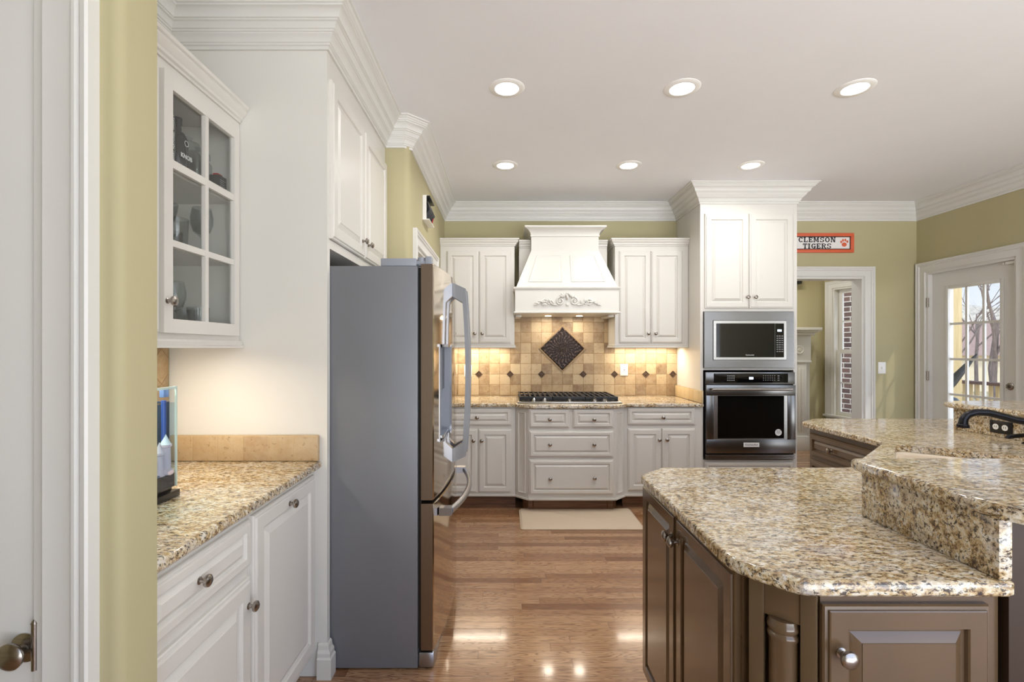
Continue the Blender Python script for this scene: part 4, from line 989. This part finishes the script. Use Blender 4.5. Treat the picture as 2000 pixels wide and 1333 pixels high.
mw = thing('microwave', 'built-in stainless microwave with trim kit above the wall oven', 'microwave', (X(1464,4.2),4.23,1.226))
mx0, mx1, mz0, mz1 = X(1376.7,4.2), X(1551.7,4.2), Z(719,4.2), Z(609.5,4.2)
ix0, ix1, iz0, iz1 = X(1393,4.2), X(1537,4.2), Z(704,4.2), Z(626,4.2)
tk = MB()
for a in ((mx0,mz0,mx1,iz0),(mx0,iz1,mx1,mz1),(mx0,iz0,ix0,iz1),(ix1,iz0,mx1,iz1)): tk.box((a[0],4.208,a[1]),(a[2],4.229,a[3]))
part('trim_kit', tk, M['dsteel'], mw, 'brushed steel trim kit')
part('cavity', MB().box((ix0,4.222,iz0),(ix1,4.6,iz1)), M['dark'], mw)
g_ = .004; dsx = X(1514,4.2)
def frame(mb, x0, z0, x1, z1, hx0, hz0, hx1, hz1, yf, yb):
    for a in ((x0,z0,x1,hz0),(x0,hz1,x1,z1),(x0,hz0,hx0,hz1),(hx1,hz0,x1,hz1)): mb.box((a[0],yf,a[1]),(a[2],yb,a[3]))
    return mb
gx0_, gx1_, gz0_, gz1_ = X(1399,4.2), X(1531.5,4.2), Z(698.5,4.2), Z(632,4.2)
mdr = part('door', frame(MB(), ix0+g_, iz0+g_, dsx, iz1-g_, X(1399,4.2), gz0_, dsx-.0001, gz1_, 4.202, 4.221), M['steel'], mw)
part('glass', MB().box((X(1399,4.2),4.2035,gz0_),(dsx-.001,4.220,gz1_)), M['bglass'], mdr, 'black door glass')
part('lettering', text_mb('KitchenAid', .016, .0003).xf(Matrix.Translation((X(1465,4.2),4.2030,Z(694,4.2))) @ RX90), M['white_txt'], mdr)
mcp = part('control_panel', MB().box((dsx+.001,4.2035,gz0_),(gx1_,4.220,gz1_)), M['bglass'], mw, 'black control panel')
part('panel_surround', frame(MB(), dsx+.0005, iz0+g_, ix1-g_, iz1-g_, dsx+.0006, gz0_, gx1_, gz1_, 4.202, 4.221), M['steel'], mw)
dd = MB().box((X(1519,4.2),4.2028,Z(648,4.2)),(X(1527,4.2),4.2034,Z(644,4.2))); part('clock_display', dd, M['disp'], mcp, 'lit clock digits')
bt = MB()
for r_ in range(8):
    for c_ in range(3): bt.box((X(1517.2+c_*4.7,4.2),4.2028,Z(656+r_*4.3+1.6,4.2)),(X(1520.4+c_*4.7,4.2),4.2034,Z(656+r_*4.3,4.2)))
part('keypad', bt, M['grey_txt'], mcp)

ov = thing('wall_oven', 'built-in stainless wall oven under the microwave', 'oven', (X(1465,4.2),4.23,.43))
ox0, ox1, oz0, oz1 = X(1378.5,4.2), X(1552.5,4.2), Z(897,4.2), Z(727.5,4.2)
part('body', MB().box((ox0+.01,4.215,oz0+.01),(ox1-.01,4.7,oz1-.005)), M['dark'], ov)
fc = part('control_fascia', MB().box((ox0,4.200,Z(751,4.2)),(ox1,4.214,oz1)), M['dsteel'], ov, bevel=.002)
cpn = part('control_panel', MB().box((X(1394,4.2),4.1985,Z(748,4.2)),(X(1539,4.2),4.1998,Z(730,4.2))), M['bglass'], fc, 'black control panel')
part('clock_display', MB().box((X(1463,4.2),4.1978,Z(741.5,4.2)),(X(1471,4.2),4.1984,Z(737,4.2))), M['disp'], cpn, 'lit clock digits')
bt = MB()
for r_ in range(3):
    for c_ in range(4): bt.box((X(1420+c_*4,4.2),4.1978,Z(734+r_*4.2+1.4,4.2)),(X(1422.6+c_*4,4.2),4.1984,Z(734+r_*4.2,4.2)))
    for c_ in range(6): bt.box((X(1490+c_*4.4,4.2),4.1978,Z(734+r_*4.2+1.1,4.2)),(X(1491.8+c_*4.4,4.2),4.1984,Z(734+r_*4.2,4.2)))
    bt.box((X(1518.5,4.2),4.1978,Z(734+r_*4.2+1.4,4.2)),(X(1522,4.2),4.1984,Z(734+r_*4.2,4.2)))
part('keypad', bt, M['grey_txt'], cpn)
hx0, hx1, hz0_, hz1_ = X(1394,4.19), X(1539,4.19), Z(859,4.19), Z(773,4.19)
od = part('oven_door', frame(MB(), ox0, Z(886,4.19), ox1, Z(752.5,4.19), hx0, hz0_, hx1, hz1_, 4.188, 4.213), M['dsteel'], ov, bevel=.0015)
part('window_bezel', frame(MB(), hx0, hz0_, hx1, hz1_, X(1402,4.19), Z(857,4.19), X(1532,4.19), Z(773.5,4.19), 4.194, 4.213), M['steel'], od)
part('glass', MB().box((X(1402,4.19),4.196,Z(857,4.19)),(X(1532,4.19),4.212,Z(773.5,4.19))), M['bglass'], od, 'black oven window')
hb = MB().tube([(X(1391,4.13),4.128,Z(761,4.13)),(X(1547,4.13),4.128,Z(761,4.13))], .0125, 16)
for px in (1395,1543): hb.tube([(X(px,4.13),4.128,Z(761,4.13)),(X(px,4.13),4.1875,Z(761,4.13))], .010, 12)
part('handle', hb, M['steel'], od)
bp = part('badge', MB().box((X(1452,4.19),4.1858,Z(873.5,4.19)),(X(1482.5,4.19),4.1879,Z(865,4.19))), M['white_txt'], od, 'silver name badge')
part('lettering', text_mb('KitchenAid', .024, .0003).xf(Matrix.Translation((X(1467.2,4.19),4.1853,Z(869.2,4.19))) @ RX90), M['dark'], bp)
stk = part('sticker', MB().lathe([(.029,0),(.029,.0006)], (X(1521,4.19),4.1958,Z(845.5,4.19)), 28, 'y'), M['white_txt'], od, 'round white sticker')
sl = MB()
for k in range(4): sl.box((X(1521,4.19)-.018+.003*(k%2),4.1946,Z(842,4.19)-k*.0075),(X(1521,4.19)+.018-.003*(k%2),4.1951,Z(842,4.19)-k*.0075+.003))
part('print', sl, M['grey_txt'], stk)
vn = MB()
for k in range(3): vn.box((ox0,4.192,oz0+k*.014),(ox1,4.214,oz0+k*.014+.009))
part('vent_strip', vn, M['steel'], ov)

# ------------------------------------------------------------------ anti-fatigue mat
pm_ = rounded([(.125,3.70),(1.085,3.70),(1.085,4.165),(.125,4.165)], .03, 4)
mt = MB(); rg = [[(x,y,z) for x,y in offset_poly(pm_, d)] for d, z in ((0,.0005),(0,.004),(.018,.016),(.022,.017))]
single('floor_mat', mt.loops(rg), M['mat'], 'beige cushioned mat on the floor in front of the cooktop drawers', 'mat', loc=(.6,3.93,0))

# ------------------------------------------------------------------ sign and shadow box
def slab_text(word, h, cx, cz, y, wd=.80, gap=.16):
    """bold slab-serif capitals built from bars and arcs, facing -Y"""
    V, H_, S_ = .24, .15, .10      # stem, bar, serif overhang (in units of h)
    mb = MB(); k = [0]
    def bar(x0, z0, x1, z1):
        k[0] += 1; e = (k[0] % 6)*.00006
        mb.box((ox+x0*h, y-.0006-e, oz+z0*h), (ox+x1*h, y, oz+z1*h))
    def quad(p):
        k[0] += 1; e = (k[0] % 6)*.00006
        mb.loops([[(ox+a*h, y, oz+b*h) for a, b in p], [(ox+a*h, y-.0006-e, oz+b*h) for a, b in p]])
    def arc(cx_, cz_, rx, rz, a0, a1, n=16, v=V, hh=H_):
        out = []; inn = []
        for i in range(n+1):
            a = math.radians(a0+(a1-a0)*i/n); out.append((cx_+rx*math.cos(a), cz_+rz*math.sin(a))); inn.append((cx_+(rx-v)*math.cos(a), cz_+(rz-hh)*math.sin(a)))
        for i in range(n): quad([out[i], out[i+1], inn[i+1], inn[i]])
    W_ = {'I': .50, 'M': 1.15, 'N': 1.0, 'O': .95, 'T': .85, 'L': .80, 'E': .82, 'R': .95}
    tot = sum(W_.get(c, .85) for c in word)+gap*(len(word)-1); ox = cx-tot*h/2; oz = cz-h/2
    for c in word:
        w_ = W_.get(c, .85)
        if c in 'LERI': bar(S_, 0, S_+V, 1); bar(0, 0, V+2*S_, H_); bar(0, 1-H_, V+2*S_, 1)
        if c == 'L': bar(S_, 0, w_, H_); bar(w_-.12, 0, w_, .38)
        if c == 'E': bar(S_, 0, w_, H_); bar(S_, 1-H_, w_, 1); bar(S_, .43, w_-.22, .57); bar(w_-.11, 0, w_, .34); bar(w_-.11, .68, w_, 1); bar(w_-.30, .34, w_-.21, .66)
        if c == 'T': bar(w_/2-V/2, 0, w_/2+V/2, 1); bar(w_/2-V/2-S_, 0, w_/2+V/2+S_, H_); bar(0, 1-H_, w_, 1); bar(0, .66, .12, 1); bar(w_-.12, .66, w_, 1)
        if c == 'M':
            bar(S_, 0, S_+.17, 1); bar(w_-S_-V, 0, w_-S_, 1); bar(0, 0, .37, H_); bar(w_-V-2*S_, 0, w_, H_); bar(0, 1-H_, .3, 1); bar(w_-.36, 1-H_, w_, 1)
            quad([(.12,1),(.40,1),(w_/2+.06,.15),(w_/2-.08,.15)]); quad([(w_-.36,1),(w_-.18,1),(w_/2+.06,.15),(w_/2-.04,.15)])
        if c == 'N': bar(S_, 0, S_+.15, 1); bar(w_-S_-.15, 0, w_-S_, 1); bar(0, 0, .35, H_); bar(0, 1-H_, .3, 1); bar(w_-.35, 1-H_, w_, 1); quad([(.12,1),(.40,1),(w_-S_,0),(w_-S_-.26,0)])
        if c == 'O': arc(w_/2, .5, w_/2, .5, 0, 360, 28)
        if c in 'CG':
            arc(w_/2, .5, w_/2, .5, 38, 322, 24); bar(w_-.16, .64, w_-.04, 1)
            if c == 'G': bar(w_-.26, 0, w_-.03, .42); bar(w_-.42, .36, w_+.05, .48)
            else: bar(w_-.16, .0, w_-.06, .24)
        if c == 'S': arc(w_/2, .735, w_/2-.03, .265, 20, 262, 16, .22, .13); arc(w_/2, .275, w_/2-.01, .275, -160, 85, 16, .22, .13); bar(w_-.14, .66, w_-.03, 1); bar(.02, 0, .13, .36)
        if c == 'R': arc(.50, .745, .40, .255, -90, 90, 12, .22, .12); bar(S_, 1-H_, .5, 1); bar(S_, .49, .5, .61); quad([(.42,.52),(.64,.52),(w_,0),(w_-.28,0)]); bar(w_-.30, 0, w_+.04, H_)
        ox += (w_+gap)*h
    return mb
sg = thing('wall_sign', 'orange framed CLEMSON TIGERS sign on the green wall above the doorway', 'sign', (3.13,4.81,2.44))
sx0, sx1, sz0, sz1 = 2.765, 3.482, Z(493.5,4.79), Z(455.5,4.79)
part('frame', frame(MB(), sx0, sz0, sx1, sz1, sx0+.032, sz0+.032, sx1-.032, sz1-.032, 4.788, 4.809), M['orange'], sg, 'orange frame', bevel=.003)
bp = part('board', MB().box((sx0+.032,4.798,sz0+.032),(sx1-.032,4.809,sz1-.032)), M['signw'], sg, 'white board')
part('border_line', frame(MB(), sx0+.032, sz0+.032, sx1-.032, sz1-.032, sx0+.040, sz0+.040, sx1-.040, sz1-.040, 4.7975, 4.7979), M['signk'], bp)
scx = (sx0+sx1)/2; scz = (sz0+sz1)/2
for s_, zz in (('CLEMSON', scz+.032), ('TIGERS', scz-.031)):
    part('lettering', slab_text(s_, .050, scx-.006, zz, 4.7978), M['signk'], bp, 'bold dark slab serif lettering')
for s_ in (-1, 1):
    pw = MB(); cx_ = scx+s_*.265; cz_ = scz
    for dx_, dz_, rx_, rz_ in ((0,-.016,.026,.022),(-.030,.010,.010,.014),(-.012,.026,.010,.015),(.011,.028,.010,.015),(.031,.014,.010,.014)):
        pw.sphere((cx_+dx_,4.7978,cz_+dz_), 1, 14, 6, (rx_,.0012,rz_))
    part('paw_print', pw, M['orange'], bp, 'orange paw print')
sb = thing('shadow_box', 'small white and black shelf box high on the left wall past the refrigerator', 'wall decoration', (-.60,3.65,2.34))
zA, zB = Z(429,3.53), Z(381,3.53)
part('frame', MB().box((-.599,3.53,zA),(-.590,3.775,zB)).box((-.590,3.53,zA),(-.55,3.775,zA+.006)).box((-.590,3.53,zA+.006),(-.572,3.538,zB)), M['plate'], sb)
part('top_ledge', MB().box((-.590,3.545,zB-.012),(-.548,3.77,zB)), M['black'], sb)
part('black_backing', MB().box((-.590,3.54,zA+.02),(-.586,3.77,zB-.014)), M['black'], sb)
fg = MB()
for k in range(5): fg.tube([(-.585,3.56+.045*k,zA+.03),(-.555,3.57+.045*k,zA+.08),(-.575,3.585+.045*k,zA+.15)], [.012,.016,.006], 8)
part('black_figures', fg, M['iron'], sb, smooth=60)
part('red_strip', MB().tube([(-.565,3.72,zA+.007),(-.553,3.74,zA+.06)], .006, 8), paint('red enamel', srgb(150,34,30), .4, .02, 0), sb, 'small red piece')

# ------------------------------------------------------------------ ISLAND
ZT = .92
sinkA = Vector((1.95,2.40)); e1 = Vector((.772,-.636)); e2 = Vector((-.636,-.772))
sinkp = [sinkA, sinkA+e1*.74, sinkA+e1*.74+e2*.44, sinkA+e2*.44]
sink_hole = rounded([tuple(p) for p in sinkp], .055, 5)
isl = [(.515,1.82),(.515,1.105),(.545,1.06),(.612,.987),(1.050,.985),(1.050,1.374),(2.69,1.374),(2.69,2.845),(3.12,2.845),(3.12,3.27),(2.10,3.27),(1.93,3.13),(1.93,2.45),(1.385,1.935),(.627,1.93)]
isl = rounded(isl, [.012,.03,.02,.03,.012,0,0,0,.0,.05,.05,.03,.02,.02,.012], 4)
single('island_countertop', slab_mesh(MB(), isl, .888, ZT, .007, sink_hole), M['granite'], 'speckled granite worktop of the brown island with cut-out sink', 'countertop', loc=(1.0,1.5,.888))
# riser slabs and raised bar
rz0, rz1 = ZT+.0005, 1.045
single('bar_riser', MB().box((1.020,.992,rz0),(1.0485,1.375,rz1)), M['granite'], 'granite riser slab under the near raised bar end', 'countertop', bevel=.003)
single('bar_riser', MB().box((1.0585,1.3755,rz0),(2.66,1.402,rz1)), M['granite'], 'granite riser slab facing the sink under the near bar', 'countertop', bevel=.002)
single('bar_riser', MB().box((2.66,1.4025,rz0),(2.69,2.85,rz1)), M['granite'], 'granite riser slab behind the faucet with the black outlet', 'countertop', bevel=.003)
bar = [(1.008,1.418),(1.008,1.02),(1.045,.955),(3.16,.955),(3.16,2.955),(2.70,2.955),(2.63,2.88),(2.63,1.418)]
bar = rounded(bar, [.03,.05,.04,.05,.05,.05,.04,.03], 4)
single('raised_bar_top', slab_mesh(MB(), bar, 1.0455, 1.0765, .012), M['granite'], 'L-shaped raised granite bar top around the island sink', 'countertop', loc=(2,1.2,1.0455))
# pony wall behind the riser
pw = [(1.0515,1.003),(3.10,1.003),(3.10,2.84),(2.6915,2.84),(2.6915,1.374),(1.0515,1.374)]
single('island_bar_wall', MB().prism(pw, 0, 1.045), M['taupe_shaded'], 'knee wall, its brown paint darkened for shade, from floor to raised bar at the right edge', 'panel', loc=(2.0,1.2,0))
T = M['taupe']
def island_unit(name, label, org, rz, w_, d_, fronts, lo=.10, post=None):
    t_ = thing(name, label, 'cabinet', (org[0],org[1],0), rz)
    part('body', MB().box((0,0,lo),(w_,d_,.8875)).box((0,.06,0),(w_,d_,lo)), T, t_, world=False)
    for f in fronts: door_front(t_, f[0], f[1], f[2], f[3], f[4], f[5], T, s=f[6] if len(f) > 6 else None, ks=f[7] if len(f) > 7 else 1.0)
    return t_
# left face: front faces -X ; local x -> -Y
island_unit('island_cabinet', 'brown island cabinet with two doors facing the refrigerator', (.560,1.895,0), -PI/2, .765, .30, [
   ('door', .004,.13,.366,.868, [(.345,.795)], .85, 1.05), ('door', .372,.13,.755,.868, [(.395,.795)], .85, 1.05)])
# near face: front faces -Y
nu = island_unit('island_cabinet', 'brown island end cabinet with one door nearest the camera', (.668,1.018,0), 0, .376, .105, [
   ('door', X(1611,1.0)-.668,.13,X(1938,1.0)-.668,Z(1185,1.0)+.0, [(X(1655,.98)-.668, Z(1293,.97))], .85, 1.1)])
# right jamb panel under the bar end
# corner post
cpx = thing('island_corner_post', 'brown turned corner post of the island between its doors and end cabinet', 'post', (.61,1.06,0), math.atan2(1.018-1.118,.668-.562))
L_ = math.hypot(.668-.562, .10); cxl = 0; M_ = RM[cpx.name]
# local x runs along the chamfer face, centre at 0
Lh = L_/2
part('frame', MB().box((-Lh+.02,.036,0),(Lh-.02,.045,.8875)).box((-Lh+.006,.0,0),(-.036,.036,.8875)).box((.036,.0,0),(Lh-.006,.036,.8875)).box((-.036,.004,.80),(.036,.04,.8875)).box((-.036,.0,.0),(.036,.04,.14)), T, cpx, world=False, bevel=.002)
tp = [(.030,.14),(.032,.15),(.032,.16),(.027,.17),(.031,.19),(.031,.58),(.033,.584),(.033,.590),(.029,.596),(.031,.602),(.031,.755),(.034,.760),(.034,.767),(.030,.772),(.034,.778),(.035,.786),(.033,.79),(.031,.800)]
part('turned_column', MB().lathe([(r_*.98, z_) for r_, z_ in tp], (0,.020,0), 32), T, cpx, world=False, smooth=50)
part('flutes', MB().box((-.0008,-.0135,.20),(.0008,-.011,.57)), T, cpx, world=False)
# far leg: drawers facing -X
island_unit('island_cabinet', 'brown island drawer cabinet facing the oven tower at the far end', (1.968,3.10,0), -PI/2, .62, .60, [
   ('drawer', .02,.715,.60,.855, [(.235,.785)]), ('drawer', .02,.44,.60,.69, [(.31,.565)]), ('drawer', .02,.13,.60,.415, [(.31,.27)])])
# far end filler body (angled corner)
single('island_end_panel', MB().prism([(1.969,3.102),(2.12,3.235),(3.08,3.235),(3.08,3.102)], 0, .8875), T, 'brown panel closing the far end of the island', 'panel', bevel=.002)
# diagonal sink front
an = math.atan2(2.475-1.91, 1.972-1.405)
L_ = math.hypot(2.475-1.91, 1.972-1.405)
su = thing('sink_cabinet', 'brown diagonal sink cabinet in the inner corner of the island', 'cabinet', (1.972,2.475,0), an+PI)
part('body', MB().box((.002,0,.10),(L_-.002,.02,.8875)).box((.01,.06,0),(L_-.01,.07,.10)), T, su, world=False)
for a, b_, k_ in ((.03,.395,.37),(.405,.77,.43)): door_front(su, 'door', a, .13, b_, .70, [(k_,.64)], T, s=.85)
door_front(su, 'drawer', .03,.72,.77,.86, (), T)
# inner straight piece
single('island_back_panel', MB().box((.862,1.86,.0),(1.385,1.895,.8875)), T, 'brown panel on the far side of the near island leg', 'panel', bevel=.002)
# sink basin
sk = thing('sink', 'biscuit enamel undermount sink in the island worktop', 'sink', (2.1,2.0,.69))
c_ = sum((Vector(p) for p in sink_hole), Vector((0,0)))/len(sink_hole)
def ring(k, z): return [(c_.x+(p[0]-c_.x)*k, c_.y+(p[1]-c_.y)*k, z) for p in sink_hole]
part('basin', MB().loops([ring(1.06,.886), ring(1.0,.8865), ring(.985,.884), ring(.975,.870), ring(.955,.75), ring(.93,.71), ring(.86,.695), ring(.1,.690)], cap0=False), M['enamel'], sk, smooth=60)
part('drain', MB().lathe([(.045,.690),(.045,.694),(.035,.695),(.001,.692)], (c_.x,c_.y,0), 24), M['chrome'], sk)
# faucet
fa = thing('faucet', 'dark bronze curved faucet behind the island sink', 'faucet', (2.56,2.27,.92))
pts = [(2.235,2.345,1.028),(2.238,2.344,1.052),(2.252,2.341,1.074),(2.285,2.334,1.087),(2.335,2.325,1.087),(2.39,2.312,1.072),(2.44,2.30,1.056),(2.50,2.285,1.046),(2.56,2.27,1.044)]
part('spout', MB().tube(pts, [.020,.0175,.0165,.0165,.017,.017,.0165,.0165,.0165], 16), M['bronze'], fa, smooth=60)
part('spout_head', MB().lathe([(.024,-.004),(.025,.002),(.024,.010),(.019,.014)], (2.235,2.345,1.016), 20), M['bronze'], fa)
part('body', MB().lathe([(.030,0),(.030,.006),(.022,.012),(.020,.10),(.024,.105),(.024,.145),(.012,.158),(.001,.16)], (2.565,2.268,.9205), 24), M['bronze'], fa, smooth=50)
sd = thing('soap_dispenser', 'dark bronze soap dispenser nozzle beside the faucet at the right edge', 'soap dispenser', (2.61,2.40,.92))
part('nozzle', MB().tube([(2.49,2.385,.955),(2.50,2.387,.958),(2.54,2.392,.962),(2.61,2.40,.965)], [.006,.011,.011,.010], 12), M['bronze'], sd, smooth=60)
part('body', MB().lathe([(.022,0),(.022,.004),(.012,.010),(.011,.045),(.014,.050),(.001,.056)], (2.61,2.40,.9205), 20), M['bronze'], sd)
# island outlet on riser X=2.66 face
io = thing('island_outlet', 'black outlet plate with two white sockets on the granite riser', 'outlet', (2.6595,2.575,.975), -PI/2)
part('plate', MB().front(-.058,-.034,.058,.034, [(0,0),(0,.004),(.003,.006)]), M['black'], io, world=False)
for xx in (-.024,.024):
    s_ = part('socket', MB().lathe([(.0155,.006),(.0155,.008),(.001,.0081)], (xx,0,0), 20, 'y'), M['plate'], io, 'white socket face', world=False)
    part('slots', MB().box((xx-.006,-.0088,-.004),(xx-.004,-.0082,.006)).box((xx+.004,-.0088,-.004),(xx+.006,-.0082,.006)), M['dark'], s_, world=False)

# ------------------------------------------------------------------ outdoors seen through the glazed door
single('deck_floor', MB().box((4.27,1.5,-.22),(8.2,10.5,-.10)), M['deckw'], 'pale wooden deck outside the glazed door', 'deck', kind='structure')
single('lawn', MB().box((4.5,-5,-1.6),(140,160,-1.5)), M['ground'], 'brown winter lawn below the deck', 'lawn', kind='structure')
single('deck_post', MB().box((5.52,5.97,-.10),(5.68,6.11,3.2)), M['deckw'], 'tall square pine post on the deck outside the glazed door', 'post', bevel=.006)
rl = thing('deck_railing', 'wooden deck railing with a dark top rail outside the glazed door', 'railing', (7.4,7.6,-.1))
part('top_rail', MB().box((7.33,4.0,.83),(7.50,10.4,.875)), M['rail'], rl, 'dark brown top rail')
part('bottom_rail', MB().box((7.39,4.0,-.02),(7.44,10.4,.03)), M['deckw'], rl)
bal = mesh_of('baluster', MB().box((-.018,-.018,-.04),(.018,.018,.9)), M['deckw'])
k = 0; yy = 6.6
while yy < 9.0:
    o = bpy.data.objects.new('baluster', bal); C.objects.link(o); o.parent = rl; o.location = (.015, yy-7.6, .03); yy += .105
gr = thing('covered_grill', 'black round-topped covered grill on the deck behind the glazed door', 'grill', (4.95,5.42,-.1))
part('cover', MB().lathe([(.15,-.0995),(.16,.2),(.17,.62),(.168,.72),(.15,.79),(.11,.84),(.05,.865),(.001,.87)], (4.95,5.42,0), 28), M['black'], gr, smooth=60)
part('handle', MB().tube([(4.91,5.42,.862),(4.91,5.42,.885),(4.99,5.42,.885),(4.99,5.42,.862)], .008, 8), M['iron'], gr)
um = thing('folded_umbrella', 'tilted dark folded patio umbrella outside the glazed door', 'umbrella', (5.4,5.75,-.1))
p0 = Vector((5.22,5.75,.85)); p1 = Vector((5.52,5.62,1.33))
part('canopy', MB().tube([p0, p0.lerp(p1,.3), p0.lerp(p1,.7), p1], [.045,.05,.03,.008], 10), M['iron'], um)
part('pole', MB().tube([(5.22,5.75,-.10), p0], .02, 8), M['iron'], um)
# bare tree
def tree(label, base, h, r, seed, spread=.55, depth=5):
    random.seed(seed); t_ = thing('bare_tree', label, 'tree', base, group='bare trees beyond the deck')
    tr = MB(); br = MB()
    def grow(p, d, L_, r_, n):
        q = p+d*L_*.5+Vector((random.uniform(-.06,.06),random.uniform(-.06,.06),0))*L_; e = p+d*L_
        (tr if n == depth else br).tube([p,q,e], [r_, r_*.85, r_*.68], 6)
        if n == 0: return
        for k in range(3 if n > 1 else 2):
            dd = (d+Vector((random.uniform(-1,1),random.uniform(-1,1),random.uniform(-.35,.6)))*spread*1.3).normalized()
            grow(p.lerp(e, random.uniform(.55,1)), dd, L_*random.uniform(.62,.85), r_*.48, n-1)
    grow(Vector(base), Vector((.05,.03,1)).normalized(), h*.38, r, depth)
    part('trunk', tr, M['bark'], t_, smooth=60); part('branches', br, M['bark'], t_, smooth=60)
tree('large bare tree with spreading branches beyond the deck railing', (16.2,15.9,-1.5), 10, .09, 5, .75, 6)
tree('second bare tree farther off to the left beyond the deck', (17.5,19.2,-1.5), 9, .07, 9, .6, 5)
tree('third bare tree far away beyond the lawn', (27,27.5,-1.5), 11, .10, 12, .6, 5)
tree('fourth bare tree at the far right of the lawn', (24,23.6,-1.5), 10, .08, 21, .6, 5)
hs = thing('neighbour_house', 'distant house with brown roof and cream walls beyond the deck', 'house', (34,35,-1.5))
part('wall', MB().box((30,32,-1.5),(42,40,1.0)), M['siding'], hs)
part('roof', MB().add([(29.5,31.5,.9),(42.5,31.5,.9),(42.5,40.5,.9),(29.5,40.5,.9),(29.5,36,3.4),(42.5,36,3.4)], [(0,1,5,4),(2,3,4,5),(1,2,5),(3,0,4),(0,3,2,1)]), M['far_roof'], hs, 'brown roof')
mb = MB(); random.seed(2)
for k in range(60):
    a = k/60; mb.sphere((25+a*70, 95-a*70+random.uniform(-3,3), 0), 5+random.uniform(0,4), 8, 6, (1.3,1,.8))
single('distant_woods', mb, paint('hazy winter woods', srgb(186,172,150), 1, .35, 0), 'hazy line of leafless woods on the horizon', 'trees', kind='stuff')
# unseen lamp added to brighten the room beyond the doorway
bl = thing('recessed_light', 'unseen ceiling light added to brighten the room beyond the doorway', 'ceiling light', (3.4,5.9,CEIL))
part('trim_ring', MB().lathe([(.066,-.003),(.070,-.006),(.098,-.0015),(.098,0),(.066,0)], n=32, cap=False), M['plate'], bl, world=False)
part('lens', MB().lathe([(.0,-.0041),(.068,-.004)], n=32, cap=False), M['lens'], bl, world=False)
L = bpy.data.lights.new('added room fill', 'AREA'); L.shape = 'DISK'; L.size = .5; L.energy = 14; L.color = (1,.95,.88)
o = bpy.data.objects.new('added_room_fill', L); C.objects.link(o); o.parent = bl; o.location = (0,0,-.02)
